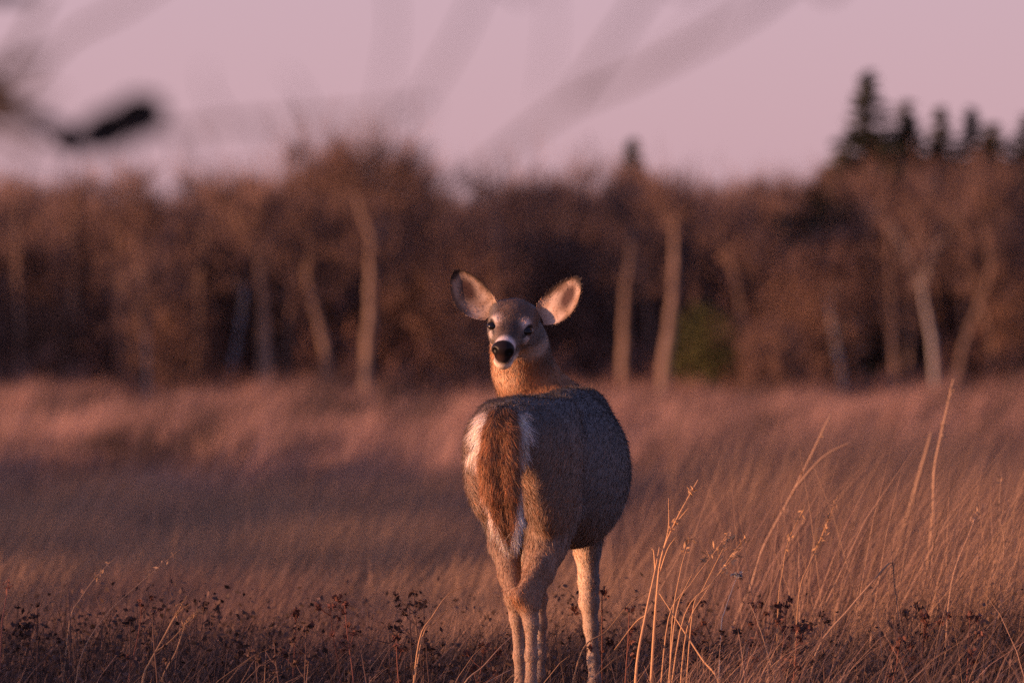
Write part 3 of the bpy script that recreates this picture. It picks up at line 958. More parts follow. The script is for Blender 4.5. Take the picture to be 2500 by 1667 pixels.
class Field:
    def __init__(s, lo, hi, h):
        s.lo = np.array(lo, float); s.h = h
        n = np.ceil((np.array(hi) - s.lo) / h).astype(int) + 1
        s.ax = [(s.lo[k] + h * np.arange(n[k])).astype(np.float32) for k in range(3)]
        s.F = np.full(tuple(n), 0.2, np.float32)

    def region(s, lo, hi):
        sl = []
        for k in range(3):
            a = int(np.clip(np.floor((lo[k] - s.lo[k]) / s.h), 0, len(s.ax[k]) - 1)); b = int(np.clip(np.ceil((hi[k] - s.lo[k]) / s.h) + 1, a + 1, len(s.ax[k])))
            sl.append(slice(a, b))
        g = np.meshgrid(*[s.ax[k][sl[k]] for k in range(3)], indexing='ij')
        return tuple(sl), np.stack(g, -1)

    def blend(s, sl, d, k, cut=False):
        f = s.F[sl]
        if cut:
            d = -d
            hh = np.clip(0.5 - 0.5 * (f - d) / k, 0, 1)
            s.F[sl] = f * (1 - hh) + d * hh + k * hh * (1 - hh)
            return
        hh = np.clip(0.5 + 0.5 * (d - f) / k, 0, 1)
        s.F[sl] = d * (1 - hh) + f * hh - k * hh * (1 - hh)

    def ell(s, c, r, R=None, k=0.03, cut=False):
        c = np.asarray(c, float); r = np.asarray(r, float)
        m = r.max() + k + 0.03
        sl, P = s.region(c - m, c + m)
        q = P - c.astype(np.float32)
        if R is not None:
            q = q @ np.asarray(R, np.float32).T
        k0 = np.linalg.norm(q / r.astype(np.float32), axis=-1); k1 = np.linalg.norm(q / (r * r).astype(np.float32), axis=-1) + 1e-6
        s.blend(sl, k0 * (k0 - 1) / k1, k, cut)

    def cone(s, a, b, ra, rb, k=0.02):
        a = np.asarray(a, float); b = np.asarray(b, float)
        m = max(ra, rb) + k + 0.03
        sl, P = s.region(np.minimum(a, b) - m, np.maximum(a, b) + m)
        ba = b - a
        t = np.clip(((P - a.astype(np.float32)) @ ba.astype(np.float32)) / np.float32(ba @ ba), 0, 1)
        q = P - (a[None, None, None, :] + t[..., None] * ba).astype(np.float32)
        s.blend(sl, np.linalg.norm(q, axis=-1) - (ra + t * (rb - ra)), k)

    def limb(s, pts, k=0.02):
        for (p, r), (q, r2) in zip(pts[:-1], pts[1:]):
            s.cone(p, q, r, r2, k)


def unit(v):
    v = np.asarray(v, float)
    return v / np.linalg.norm(v)


def yaw_frame(deg):
    a = math.radians(deg)
    f = np.array([math.sin(a), math.cos(a), 0]); r = np.array([math.cos(a), -math.sin(a), 0])
    return np.array([r, f, [0, 0, 1]])


# head frame: d towards the nose, a to the picture's right, t to the top of the skull
HE = W(1248, 797, 20.40)
HD = unit([-0.026, -0.152, -0.078])
HA = unit(np.array([1, 0, -0.10]) - HD * (np.array([1, 0, -0.10]) @ HD))
HT = np.cross(HA, HD); HT = HT if HT[2] > 0 else -HT
HR = np.array([HD, HA, HT])


def H(f, r, t):
    return HE + HD * f + HA * r + HT * t


def build_deer():
    F = Field((-0.30, 19.45, -0.02), (0.48, 20.90, 1.27), 0.0055)
    Rb = yaw_frame(15)
    # trunk of the body
    F.ell(W(1275, 1078, 19.90), (0.146, 0.21, 0.128), Rb, 0.03)
    F.ell(W(1385, 1130, 20.24), (0.152, 0.34, 0.200), yaw_frame(12), 0.085)
    F.ell(W(1392, 1170, 20.26), (0.150, 0.26, 0.195), yaw_frame(10), 0.07)
    F.ell(W(1412, 1082, 20.47), (0.108, 0.17, 0.150), yaw_frame(8), 0.05)
    F.limb([(W(1432, 990, 20.47), .040), (W(1395, 1010, 20.25), .050), (W(1330, 1020, 20.02), .055)], 0.05)
    F.ell(W(1375, 1130, 20.60), (0.115, 0.13, 0.165), None, 0.06)
    F.ell(W(1372, 1012, 19.95), (.045, .06, .045), None, 0.04)      # hip bones
    F.ell(W(1205, 1020, 19.97), (.040, .06, .042), None, 0.04)
    # thighs
    F.ell(W(1210, 1138, 19.92), (0.082, 0.15, 0.165), yaw_frame(15), 0.04)
    F.ell(W(1346, 1150, 19.87), (0.083, 0.15, 0.190), yaw_frame(15), 0.04)
    # left hind leg
    w_ = lambda u, v, y, r: (W(u, v, y), r)
    F.limb([w_(1225, 1225, 19.99, .068), w_(1234, 1330, 19.95, .044), w_(1244, 1400, 19.90, .030), w_(1257, 1458, 19.84, .027),
            w_(1262, 1510, 19.845, .0180), w_(1268, 1600, 19.865, .0145), w_(1271, 1672, 19.88, .0175)], 0.02)
    # right hind leg
    F.limb([w_(1350, 1235, 19.94, .085), w_(1334, 1335, 19.88, .054), w_(1315, 1395, 19.83, .042), w_(1297, 1442, 19.79, .033),
            w_(1288, 1472, 19.77, .029), w_(1297, 1520, 19.765, .0185), w_(1297, 1600, 19.775, .0150), w_(1296, 1672, 19.785, .0175)], 0.02)
    F.limb([w_(1288, 1472, 19.77, .026), w_(1266, 1455, 19.745, .020)], 0.02)
    F.limb([w_(1315, 1380, 19.79, .020), w_(1266, 1455, 19.745, .015)], 0.015)
    F.limb([w_(1258, 1458, 19.83, .022), w_(1256, 1447, 19.81, .017)], 0.015)
    # right fore leg
    F.limb([w_(1425, 1230, 20.44, .085), w_(1434, 1340, 20.46, .037), w_(1437, 1420, 20.465, .027), w_(1438, 1470, 20.46, .0265),
            w_(1443, 1530, 20.465, .0190), w_(1449, 1610, 20.465, .0160), w_(1452, 1660, 20.46, .018)], 0.02)
    # left fore leg
    F.limb([w_(1300, 1230, 20.50, .075), w_(1284, 1345, 20.53, .035), w_(1300, 1410, 20.54, .026), w_(1312, 1460, 20.535, .0255),
            w_(1318, 1520, 20.535, .0185), w_(1318, 1600, 20.535, .0155), w_(1316, 1650, 20.53, .018)], 0.02)
    # pasterns and cloven hooves
    for (u, v, y) in ((1271, 1672, 19.88), (1296, 1672, 19.785), (1452, 1660, 20.46), (1316, 1650, 20.53)):
        p = W(u, v, y)
        q = p + np.array([0.005, 0.035, -(p[2] - 0.045)])
        F.cone(p, q, .0185, .020, 0.01)
        for s in (-1, 1):
            F.cone(q + np.array([s * .010, -0.005, -.012]), np.array([q[0] + s * .013, q[1] + .035, .012]), .019, .011, 0.004)
    # neck, twisting round to the left
    F.limb([w_(1385, 1040, 20.62, .120), w_(1306, 968, 20.62, .092), w_(1276, 900, 20.57, .077), w_(1268, 840, 20.52, .070), w_(1262, 795, 20.47, .060)], 0.05)
    F.limb([w_(1400, 1003, 20.50, .045), w_(1308, 940, 20.58, .036), w_(1280, 870, 20.54, .026)], 0.04)
    # head
    F.ell(H(-.042, 0, .004), (.084, .060, .050), HR, 0.02)
    for s in (-1, 1):
        F.ell(H(.000, s * .042, .014), (.034, .021, .021), HR, 0.018)
        F.ell(H(-.030, s * .036, -.030), (.062, .032, .046), HR, 0.025)
    for s in (-1, 1):
        F.ell(H(-.052, s * .044, .016), (.034, .026, .026), HR, 0.02)
    F.limb([(H(-.005, 0, -.012), .049), (H(.050, 0, -.008), .035), (H(.112, 0, -.010), .0285)], 0.018)
    for s in (-1, 1):
        F.ell(H(.030, s * .040, -.014), (.030, .016, .016), HR, 0.015)               # cheek bones
    F.ell(H(.130, -.003, -.010), (.024, .035, .024), HR, 0.010)
    F.ell(H(.108, -.002, -.057), (.034, .027, .019), HR, 0.008)
    F.ell(H(.128, 0, -.034), (.028, .024, .016), HR, 0.008)
    F.limb([(H(-.03, 0, -.056), .040), (H(.05, 0, -.056), .030), (H(.116, 0, -.054), .021)], 0.012)
    for s in (-1, 1):
        F.ell(H(.152, s * .023 - .003, -.008), (.016, .0085, .0095), HR, 0.005, cut=True)      # nostrils
        F.ell(H(.028, s * .061, .008), (.020, .013, .011), HR, 0.008, cut=True)       # eye sockets
    for s in (-1, 1):
        F.ell(H(.135, s * .012, -.0465), (.026, .018, .0028), HR, 0.003, cut=True)    # mouth
    # tail hanging over the rump
    tl = [(1228, 1005, 19.715, .034), (1221, 1060, 19.662, .046), (1218, 1130, 19.645, .056), (1223, 1200, 19.650, .050), (1236, 1270, 19.675, .040), (1245, 1315, 19.695, .026), (1253, 1352, 19.71, .008)]
    for a, b in zip(tl[:-1], tl[1:]):
        pa, pb = W(*a[:3]), W(*b[:3])
        for s in (-0.45, 0.45):
            F.cone(pa + np.array([s * a[3], 0, 0]), pb + np.array([s * b[3], 0, 0]), a[3] * .55, b[3] * .55, 0.012)
    V, Q = surface_nets(F.F, F.lo, F.h)
    # relax once
    for _ in range(2):
        s = np.zeros_like(V); n = np.zeros(len(V))
        for k in range(4):
            np.add.at(s, Q[:, k], V[Q[:, (k + 1) % 4]] + V[Q[:, (k + 3) % 4]]); np.add.at(n, Q[:, k], 2)
        V = V * 0.5 + s / np.maximum(n, 1)[:, None] * 0.5
    nq = np.cross(V[Q[:, 2]] - V[Q[:, 0]], V[Q[:, 3]] - V[Q[:, 1]])
    N = np.zeros_like(V)
    for k in range(4):
        np.add.at(N, Q[:, k], nq)
    N /= np.linalg.norm(N, axis=1)[:, None] + 1e-12

    # ---------------- coat colours by place on the animal
    def seg(P, a, b):
        ba = b - a
        t = np.clip((P - a) @ ba / (ba @ ba), 0, 1)
        return np.linalg.norm(P - a - t[:, None] * ba, axis=1), t

    GREY = np.array([.135, .128, .127]); FLANK = np.array([.185, .158, .143]); HAM = np.array([.28, .185, .128]); LEG = np.array([.27, .17, .11])
    PALE = np.array([.60, .45, .32]); WHITE = np.array([.80, .72, .66]); RUST = np.array([.30, .155, .080]); TAIL = np.array([.31, .150, .070])
    BLACK = np.array([.012, .010, .010]); FACE = np.array([.120, .080, .061]); FACEG = np.array([.135, .113, .102])

    def lerp(c, m, k):
        m = np.clip(m, 0, 1)[:, None]
        return c * (1 - m) + k[None, :] * m

    def coat(P, N):
        n = len(P)
        c = np.tile(FLANK, (n, 1))
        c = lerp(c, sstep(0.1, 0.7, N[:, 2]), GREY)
        L = np.full(n, .028)                                       # hair length
        D = np.tile(np.array([-.20, -.75, -.62]), (n, 1))          # hair lies backwards and down
        rear = sstep(20.02, 19.80, P[:, 1])
        c = lerp(c, rear * sstep(0.15, -0.5, N[:, 1] - 0.25 * N[:, 0]) * sstep(.90, .72, P[:, 2]) * 0.75, HAM)
        c = lerp(c, rear * sstep(0.0, -0.7, N[:, 0]) * 0.6, HAM)  # sunlit warmth of the left-facing rump put into the coat colour
        low = sstep(.56, .40, P[:, 2])
        belly = sstep(-.35, -.8, N[:, 2]) * sstep(.62, .55, P[:, 2])
        c = lerp(c, belly * 0.5, HAM)
        c = lerp(c, low * 0.85, LEG)
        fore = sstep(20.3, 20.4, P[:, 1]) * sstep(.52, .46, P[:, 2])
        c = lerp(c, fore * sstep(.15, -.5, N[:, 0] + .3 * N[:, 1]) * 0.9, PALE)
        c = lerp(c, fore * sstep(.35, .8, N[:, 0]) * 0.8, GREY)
        c = lerp(c, sstep(.40, .34, P[:, 2]) * 0.3, LEG)
        hock = np.exp(-((np.linalg.norm(P - W(1266, 1468, 19.745), axis=1)) / .03) ** 2)
        c = lerp(c, hock * 0.9, np.array([.42, .21, .10]))
        hind_low = sstep(.36, .28, P[:, 2]) * sstep(20.2, 20.1, P[:, 1])
        c = lerp(c, hind_low * 0.7, np.array([.36, .26, .19]))
        L = np.where(P[:, 2] < .5, .012, L); L = np.where(P[:, 2] < .33, .007, L)
        D = np.where((P[:, 2] < .62)[:, None], np.array([[-.05, -.3, -.95]]), D)
        c = lerp(c, sstep(.055, .045, P[:, 2]), BLACK * 2)
        # neck
        dn, tn = seg(P, W(1385, 1040, 20.62), W(1262, 795, 20.47))
        neck = sstep(.17, .12, dn) * sstep(.16, .32, tn)
        c = lerp(c, neck, RUST)
        nape = neck * sstep(.25, .75, N[:, 0]) * sstep(.45, .62, tn)
        c = lerp(c, nape * 0.85, FACE * 0.9)
        dt = np.linalg.norm((P - W(1222, 912, 20.47)) * np.array([1, .7, .9]), axis=1)
        c = lerp(c, sstep(.085, .03, dt) * neck * 0.75, np.array([.62, .42, .27]))
        L = np.where(neck > .5, .014, L)
        D = np.where((neck > .5)[:, None], np.array([[-.1, .1, -1.0]]), D)
        mane = np.exp(-(np.linalg.norm((P - W(1395, 952, 20.53)) * np.array([.6, .5, 1]), axis=1) / .035) ** 2)
        c = lerp(c, mane * .8, np.array([.13, .055, .03]))
        # white behind, tail
        vp = HOR + (EYE - P[:, 2]) * PX / 19.69                     # row along the hanging tail
        kx = 19.68 / PX
        pt = np.clip((1345 - vp) / 340, 0, 1)                        # 1 root .. 0 tip
        rows = [985, 1010, 1083, 1150, 1200, 1260, 1310, 1345]
        xc = (np.interp(vp, rows, [1228, 1226, 1220, 1217, 1222, 1231, 1240, 1252]) - 1250) * kx
        dx = P[:, 0] - xc
        hw = np.interp(vp, rows, [32, 40, 43, 52, 44, 27, 7, -10]) * kx
        wob = .006 * np.sin(P[:, 2] * 90 + dx * 40)
        wpatch = sstep(1008, 1030, vp + 200 * np.abs(dx)) * sstep(1150, 1105, vp) * sstep(19.86, 19.80, P[:, 1]) * sstep(hw + .036 + wob, hw + .022 + wob, np.abs(dx)) * sstep(20.0, 19.9, P[:, 1])
        c = lerp(c, wpatch, WHITE)
        tail = sstep(19.695, 19.68, P[:, 1]) * sstep(.075, .068, np.abs(dx)) * sstep(1365, 1350, vp) * sstep(985, 1000, vp)
        c = lerp(c, tail, WHITE)
        core = sstep(19.72, 19.69, P[:, 1]) * sstep(985, 1000, vp) * sstep(1365, 1350, vp) * sstep(hw + .008, hw - .004, np.abs(dx)) * sstep(-.002, .006, hw)
        c = lerp(c, core, TAIL)
        c = lerp(c, core * sstep(.88, 1.0, pt) * .75, np.array([.07, .042, .032]))
        c = lerp(c, core * np.exp(-(dx / .010) ** 2) * .45, np.array([.10, .05, .028]))
        tail = np.maximum(tail, core)
        L = np.where(tail > .4, .045, L); L = np.where(wpatch > .4, .040, L)
        D = np.where((tail > .4)[:, None], np.stack([dx * 4 * (pt - .25), np.full(n, .0), np.full(n, -1.0)], 1), D)
        D = np.where((wpatch > .4)[:, None], np.stack([dx * 5, np.full(n, -.1), np.full(n, -.9)], 1), D)
        # head
        q = (P - HE) @ HR.T
        f, r, t = q[:, 0], q[:, 1], q[:, 2]
        head = sstep(-.125, -.09, f) * sstep(-.115, -.085, t) * sstep(.115, .09, np.abs(r)) * sstep(20.56, 20.50, P[:, 1]) * sstep(.21, .19, f)
        hc = np.tile(FACEG, (n, 1))
        hc = lerp(hc, sstep(-.01, .025, t) * sstep(.06, .03, np.abs(r)), FACE)
        hc = lerp(hc, sstep(-.01, .04, f) * sstep(.034, .016, np.abs(r)) * sstep(-.005, .012, t) * .75, np.array([.050, .040, .038]))
        hc = lerp(hc, sstep(-.045, -.060, t) * sstep(.03, .07, f), np.array([.72, .56, .42]))
        hc = lerp(hc, sstep(-.050, -.075, t) * .5, np.array([.55, .42, .32]))
        er = np.minimum(np.linalg.norm(q - np.array([.022, .055, .008]), axis=1), np.linalg.norm(q - np.array([.022, -.055, .008]), axis=1))
        up = np.minimum(np.linalg.norm(q - np.array([.024, .045, .029]), axis=1), np.linalg.norm(q - np.array([.024, -.045, .029]), axis=1))
        dn_ = np.minimum(np.linalg.norm(q - np.array([.040, .046, -.014]), axis=1), np.linalg.norm(q - np.array([.040, -.046, -.014]), axis=1))
        hc = lerp(hc, np.exp(-(up / .017) ** 2) * .8, np.array([.72, .58, .50]))
        hc = lerp(hc, np.exp(-(dn_ / .0175) ** 4) * .9, np.array([.52, .44, .39]))
        hc = lerp(hc, sstep(.021, .016, er), BLACK * 3)
        hc = lerp(hc, sstep(.088, .116, f) * sstep(-.040, -.030, t), np.array([.60, .51, .47]))
        hc = lerp(hc, sstep(.082, .10, f) * sstep(.018, .028, np.abs(r)) * sstep(-.042, -.03, t) * sstep(.0, -.015, t) * .6, np.array([.16, .13, .12]))
        hwd = np.interp(t, [-.044, -.034, -.024, -.012, .000, .010, .020], [.012, .023, .030, .034, .034, .029, .018])
        nose = sstep(.119, .125, f) * sstep(-.040, -.035, t) * sstep(hwd + .002, hwd - .002, np.abs(r + .003))
        gland = np.minimum(seg(q, np.array([.040, .050, .004]), np.array([.062, .034, -.006]))[0], seg(q, np.array([.040, -.050, .004]), np.array([.062, -.034, -.006]))[0])
        hc = lerp(hc, sstep(.007, .003, gland) * .85, np.array([.04, .03, .028]))
        nostril = np.minimum(np.linalg.norm(q - np.array([.150, .020, -.008]), axis=1), np.linalg.norm(q - np.array([.150, -.026, -.008]), axis=1))
        hc = lerp(hc, nose, np.array([.014, .010, .010]))
        hc = lerp(hc, nose * sstep(-.010, -.020, t) * sstep(.018, .010, np.abs(r + .003)), np.array([.030, .017, .015]))
        hc = lerp(hc, nose * sstep(.016, .010, nostril), BLACK * .4)
        c = c * (1 - head[:, None]) + hc * head[:, None]
        coat.gloss = nose * head
        L = np.where(head > .5, np.where(f > .08, .003, .009), L); L = np.where((head > .5) & (nose > .3), 0, L); L = np.where((head > .5) & (er < .024), 0, L)
        D = np.where((head > .5)[:, None], -HD[None, :] + np.array([[0, 0, -.3]]), D)
        L = np.where(P[:, 2] < .06, 0, L)
        return c, L, D

    C, _, _ = coat(V, N)
    C = np.hstack([C, 0.85 - 0.5 * coat.gloss[:, None]])
    Vs = [V]; Qs = [Q]; Cs = [C]; nv = len(V)
    fur_extra = []
    # ears: two cupped shells each (inside, back), grown into the same body mesh
    for s, base, tip, face in ((-1, W(1200, 768, 20.44), W(1108, 662, 20.43), [-.32, -1, .05]), (1, W(1316, 776, 20.415), W(1416, 681, 20.35), [-.85, -1, .0])):
        ax = tip - base; L = np.linalg.norm(ax); ax = ax / L
        nrm = np.array(face, float); nrm = unit(nrm - ax * (nrm @ ax)); b = np.cross(ax, nrm) * s
        if b[2] < 0: b = -b                                        # b points to the upper edge
        nt_, nvv = 26, 17
        tt = np.linspace(0, 1, nt_); vv = np.linspace(-1, 1, nvv)
        T_, U_ = np.meshgrid(tt, vv, indexing='ij')
        wd = .0500 * np.sin(np.clip(T_ * .965 + .035, 0, 1) ** 1.02 * math.pi) ** .58 + .012 * (1 - T_) ** 3
        bow = -.010 * np.sin(T_ * math.pi)
        cup = .027 * (1 - T_ * .5)
        def shell(off):
            phi = U_ * 1.0
            P = base + ax * (L * T_)[..., None] + b * (wd * (np.sin(phi * 1.35) / math.sin(1.35)) + bow)[..., None] - nrm * (cup * (np.cos(phi * 1.35) - .22) * np.clip(wd / .04, .3, 1) + off)[..., None]
            return P.reshape(-1, 3)
        for side_, off in ((0, 0.0), (1, .0035)):
            P = shell(off)
            i, j = np.meshgrid(np.arange(nt_ - 1), np.arange(nvv - 1), indexing='ij')
            a = (i * nvv + j).ravel()
            Qe = np.stack([a, a + 1, a + nvv + 1, a + nvv], 1) + nv
            tq, uq = T_.ravel(), U_.ravel()
            if side_ == 0:
                nzv = fbm(tq * 9 + s * 3, uq * 4 + 8, 2)
                ce = np.tile(np.array([.46, .345, .28]), (len(P), 1))
                ce = lerp(ce, sstep(.42, .65, nzv) * .65, np.array([.30, .19, .13]))
                ce = lerp(ce, sstep(.40, .75, np.abs(uq) + .25 * nzv - .1) * sstep(.12, .4, tq) * .85, np.array([.15, .095, .068]))
                ce = lerp(ce, sstep(.20, .02, tq) * .6, np.array([.22, .145, .10]))  # ear root coloured browner to deepen the shade that falls there
                ce = lerp(ce, sstep(-.05, -.5, uq) * sstep(.2, .5, tq) * .45, np.array([.30, .19, .12]))
                ce = lerp(ce, np.exp(-((tq - .60) / .25) ** 2 - ((uq - .02 - .5 * (tq - .6)) / .36) ** 2) * 1.4, np.array([.07, .04, .035]))
                rim = np.maximum(sstep(.62, .85, np.abs(uq)) * sstep(.15, .4, tq) * np.where(uq > 0, .9, .55), sstep(.84, .94, tq))
                ce = lerp(ce, rim, np.array([.035, .025, .022]))
            else:
                ce = np.tile(np.array([.16, .11, .085]), (len(P), 1)); ce = lerp(ce, sstep(.75, .95, tq), np.array([.04, .03, .025]))
            Vs.append(P); Qs.append(Qe); Cs.append(np.hstack([ce, np.full((len(ce), 1), .85)])); nv += len(P)
            fur_extra.append((P, ce, tq, uq, side_, ax, nrm, b))
    Va, Qa, Ca = np.vstack(Vs), np.vstack(Qs), np.vstack(Cs)
    deer = thing("deer", "grey brown doe standing in the grass, head turned back, tail hanging", "deer", DO)
    me = make_mesh("deer_body", Va - DO, Qa, None, Ca, True)
    obj("body", me, M_hide, deer)

    # fur: one tapered strand each, lying along the coat
    def strands(P, N_, C_, L_, D_, wbase, lift):
        n = len(P)
        d = D_ - N_ * np.sum(D_ * N_, axis=1)[:, None]
        d /= np.linalg.norm(d, axis=1)[:, None] + 1e-9
        d = d + RNG.normal(size=(n, 3)) * .22 + N_ * lift
        d /= np.linalg.norm(d, axis=1)[:, None]
        sd = np.cross(d, N_ + RNG.normal(size=(n, 3)) * .4); sd /= np.linalg.norm(sd, axis=1)[:, None] + 1e-9
        L_ = L_ * RNG.uniform(.55, 1.25, n)
        tipp = P + d * L_[:, None] - N_ * (L_ * .12)[:, None]
        Vf = np.stack([P - sd * wbase, P + sd * wbase, tipp], 1).reshape(-1, 3)
        fleck = np.where((RNG.random(n) < .16)[:, None], np.array([[1.5, 1.05, .75]]), 1.0)
        Cf = np.repeat(np.clip(C_ * fleck * RNG.uniform(.72, 1.28, (n, 1)), 0, .9), 3, axis=0)
        return Vf, Cf

    tri = np.vstack([Q[:, [0, 1, 2]], Q[:, [0, 2, 3]]])
    ar = np.linalg.norm(np.cross(V[tri[:, 1]] - V[tri[:, 0]], V[tri[:, 2]] - V[tri[:, 0]]), axis=1)
    cen = V[tri[:, 0]]
    wgt = ar * np.where(cen[:, 1] < 19.80, 2.0, 1.0) * np.where(cen[:, 2] > .98, 2.0, 1.0)
    nf = 230000
    k = RNG.choice(len(tri), nf, p=wgt / wgt.sum())
    u_, v_ = RNG.random(nf), RNG.random(nf)
    m = u_ + v_ > 1; u_[m] = 1 - u_[m]; v_[m] = 1 - v_[m]
    t3 = tri[k]
    P = V[t3[:, 0]] * (1 - u_ - v_)[:, None] + V[t3[:, 1]] * u_[:, None] + V[t3[:, 2]] * v_[:, None]
    Nn = N[t3[:, 0]]
    Cc, L, D = coat(P, Nn)
    ok = L > 0
    Vf, Cf = strands(P[ok], Nn[ok], Cc[ok], L[ok], D[ok], .0008, .20)
    g = Geo()
    g.add(Vf, None, np.arange(len(Vf)).reshape(-1, 3), Cf)
    for (P, ce, tq, uq, side_, ax, nrm, b) in fur_extra:          # hair in and on the ears
        if side_: continue
        kk = RNG.integers(0, len(P), 900)
        pp = P[kk] + RNG.normal(size=(900, 3)) * .002
        Vf, Cf = strands(pp, np.tile(nrm, (900, 1)), ce[kk], np.full(900, .0055), ax[None, :] + b[None, :] * uq[kk][:, None] * .8, .0008, .08)
        g.add(Vf, None, np.arange(len(Vf)).reshape(-1, 3), Cf)
    fo = g.mesh("deer_fur")
    fo.transform(__import__("mathutils").Matrix.Translation(Vector(-DO)))
    tag(obj("fur", fo, M_fur, deer), kind="stuff")

    # eyes
    M_eye = bpy.data.materials.new("deer_eye"); M_eye.use_nodes = True
    p = M_eye.node_tree.nodes["Principled BSDF"]
    p.inputs["Base Color"].default_value = (0.008, 0.006, 0.006, 1); p.inputs["Roughness"].default_value = 0.2; p.inputs["Specular IOR Level"].default_value = 0.3
    for s in (-1, 1):
        th = np.linspace(0, math.pi, 12); ph = np.linspace(0, 2 * math.pi, 20, endpoint=False)
        R_ = np.array([[math.sin(a) * math.cos(b), math.sin(a) * math.sin(b), math.cos(a)] for a in th for b in ph]) * np.array([.0180, .0165, .0110])
        Ve = H(.026, s * .0505, .008) + R_ @ HR - DO
        Qe = np.array([[i * 20 + j, i * 20 + (j + 1) % 20, (i + 1) * 20 + (j + 1) % 20, (i + 1) * 20 + j] for i in range(11) for j in range(20)])
        obj("eye", make_mesh("deer_eye", Ve, Qe, None, None, True), M_eye, deer)


build_deer()


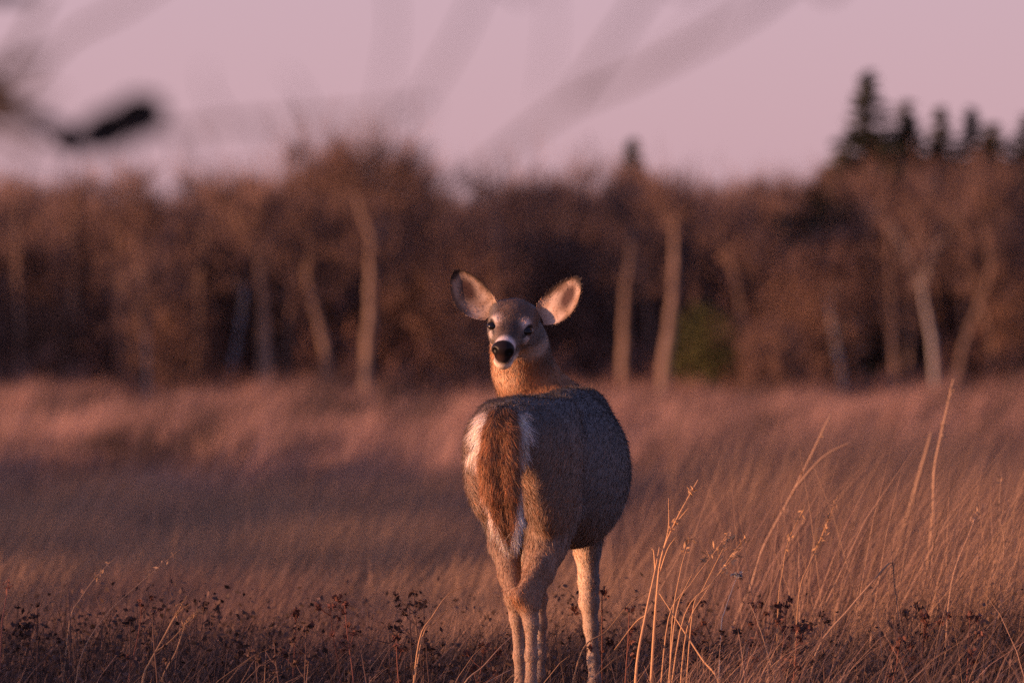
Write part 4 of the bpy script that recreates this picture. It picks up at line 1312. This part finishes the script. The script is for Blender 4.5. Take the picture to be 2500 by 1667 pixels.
# ------------------------------------------------------------------ bare tree hanging over the camera
def build_overhang():
    bx, by = -2.3, 7.2
    base = np.array([bx, by, float(terrain(bx, by)) - 0.05])
    e = thing("overhanging_tree", "bare tree whose blurred drooping twigs hang across the sky", "tree", base)
    bark = np.array([0.045, 0.036, 0.033])
    g = Geo()
    g.tube(np.array([[0, 0, 0], [0.05, 0, 0.8], [0.0, 0.05, 1.7], [0.12, 0, 2.8], [0.1, 0.1, 4.4]]), [0.15, 0.12, 0.10, 0.075, 0.03], 12, bark)
    obj("trunk", g.mesh("trunk", True), M_bark, e)
    g = Geo()

    def br(path, r0, r1, n=24):
        path = [np.asarray(p, float) for p in path]
        if path[0][2] > 1.7 and len(path) > 3 and r0 < 0.01:      # hangs from the high limb: come down to the first bend smoothly
            path.insert(1, path[1] - (path[2] - path[1]) * 0.9)
            n += 10
        pts = curve_pts([np.asarray(p, float) - base for p in path], n)
        g.tube(pts, np.linspace(r0, r1, n), 6, bark)
        return pts
    T = lambda u, v, y: W(u, v, y)
    # low limb entering from the left with dense side twigs
    br([base + [0.0, 0.05, 1.55], T(-500, 420, 7.0), T(-150, 300, 6.8), T(0, 265, 6.8), T(110, 300, 6.9), T(215, 330, 7.0)], 0.020, 0.004)
    br([T(-150, 300, 6.8), T(-20, 240, 6.8), T(60, 215, 6.8)], 0.010, 0.004)
    br([T(-80, 280, 6.8), T(40, 300, 6.7), T(130, 345, 6.6), T(180, 350, 6.5)], 0.006, 0.003)
    br([T(-120, 290, 6.8), T(-10, 230, 6.4), T(60, 270, 6.3), T(120, 250, 6.3)], 0.005, 0.002)
    for (uu_, vv_, u2_, v2_) in ((-60, 240, 90, 150), (-80, 300, 110, 330), (-40, 250, 150, 225), (-100, 200, 60, 120), (-60, 320, 70, 400), (-90, 260, 60, 300), (-60, 200, 130, 130)):
        br([T(-150, 300, 6.8), T(uu_, vv_, 6.5), T((uu_ + u2_) / 2, (vv_ + v2_) / 2 - 12, 6.4), T(u2_, v2_, 6.3)], 0.004, 0.002, 14)
    br([T(20, 262, 6.8), T(90, 180, 6.6), T(170, 90, 6.4), T(300, 20, 6.2), T(420, -60, 6.1)], 0.0035, 0.0025)
    br([T(-60, 270, 6.8), T(10, 180, 6.7), T(60, 90, 6.6), T(120, -20, 6.5)], 0.004, 0.003)
    br([T(-150, 300, 6.8), T(-10, 330, 6.7), T(120, 390, 6.6)], 0.004, 0.002)
    br([T(215, 330, 7.0), T(330, 322, 6.7), T(430, 318, 6.4), T(600, 300, 6.1), T(820, 285, 6.0), T(1050, 262, 5.9)], 0.0035, 0.0022)
    br([T(-420, 20, 7.0), T(-100, -10, 6.8), T(70, -15, 6.8)], 0.012, 0.007)
    br([T(420, 318, 6.4), T(450, 430, 6.3), T(430, 520, 6.2)], 0.0018, 0.001)
    br([T(560, 305, 6.1), T(510, 230, 6.0), T(500, 170, 6.0)], 0.0014, 0.001)
    for (ua, va, ub, vb) in ((330, 322, 300, 470), (480, 315, 520, 450), (620, 300, 640, 400), (215, 330, 120, 470), (760, 288, 700, 180), (90, 300, 40, 430)):
        br([T(ua, va, 6.5), T((ua + ub) / 2 + 10, (va + vb) / 2, 6.4), T(ub, vb, 6.3)], 0.0017, 0.0009, 12)
    # high limb above the picture; long twigs droop from it
    A = base + [0.05, 0.02, 2.5]
    br([A, [-1.2, 6.6, 2.25], [-0.4, 6.1, 2.05], [0.3, 5.9, 1.95], [1.0, 5.7, 1.75]], 0.040, 0.010)
    br([[-0.4, 6.1, 2.05], T(940, -120, 6.1), T(960, 60, 6.0), T(930, 260, 5.9), T(915, 430, 5.9)], 0.0018, 0.0014)
    br([[-0.2, 6.0, 2.02], T(1190, -60, 6.0), T(1120, 90, 5.9), T(1040, 220, 5.9), T(960, 310, 5.8)], 0.0021, 0.0020)
    br([[0.05, 5.95, 1.98], T(1345, -60, 5.9), T(1345, 80, 5.8), T(1325, 240, 5.8)], 0.0014, 0.0010)
    br([[0.45, 5.85, 1.90], T(1960, -70, 5.8), T(1800, 50, 5.8), T(1560, 180, 5.9), T(1380, 260, 6.0), T(1220, 380, 6.1), T(1080, 490, 6.2)], 0.0036, 0.0034, 40)
    br([[0.2, 5.9, 1.95], T(1620, -80, 5.9), T(1540, 40, 5.9), T(1470, 140, 5.9), T(1400, 240, 6.0)], 0.0028, 0.0028)
    br([[0.5, 5.85, 1.90], T(1760, -60, 5.6), T(1700, 60, 5.5), T(1560, 170, 5.6)], 0.0014, 0.001)
    obj("crown", g.mesh("crown", True), M_bark, e)
    # withered leaves still clinging to the twig
    M_dead = mat_tone("withered_leaf", 0.9, noise=0.3, scale=60, base=(0.035, 0.024, 0.018))
    for (u0, v0, u1, v1, y, wd) in ((195, 345, 335, 288, 6.6, 0.021), (265, 315, 410, 252, 6.65, 0.022), (150, 345, 205, 335, 7.9, 0.018), (-30, 250, 40, 232, 8.1, .028)):
        a = W(u0, v0, y) - base; b = W(u1, v1, y + .02) - base
        f = np.linspace(0, 1, 9); th = np.linspace(-1.4, 1.4, 7)
        ax = unit(b - a); up = unit(np.cross(ax, [0, 1, 0])); nn = np.cross(up, ax)
        Vl = np.array([a + (b - a) * t + up * (wd * math.sin(math.pi * (0.06 + 0.9 * t)) ** .6 * math.sin(q)) + nn * (wd * math.cos(q) * .8 + .004 * math.sin(9 * t)) for t in f for q in th])
        Ql = np.array([[i * 7 + j, i * 7 + j + 1, i * 7 + j + 8, i * 7 + j + 7] for i in range(8) for j in range(6)])
        obj("withered_leaf", make_mesh("withered_leaf", Vl, Ql, None, None, True), M_dead, e)


build_overhang()
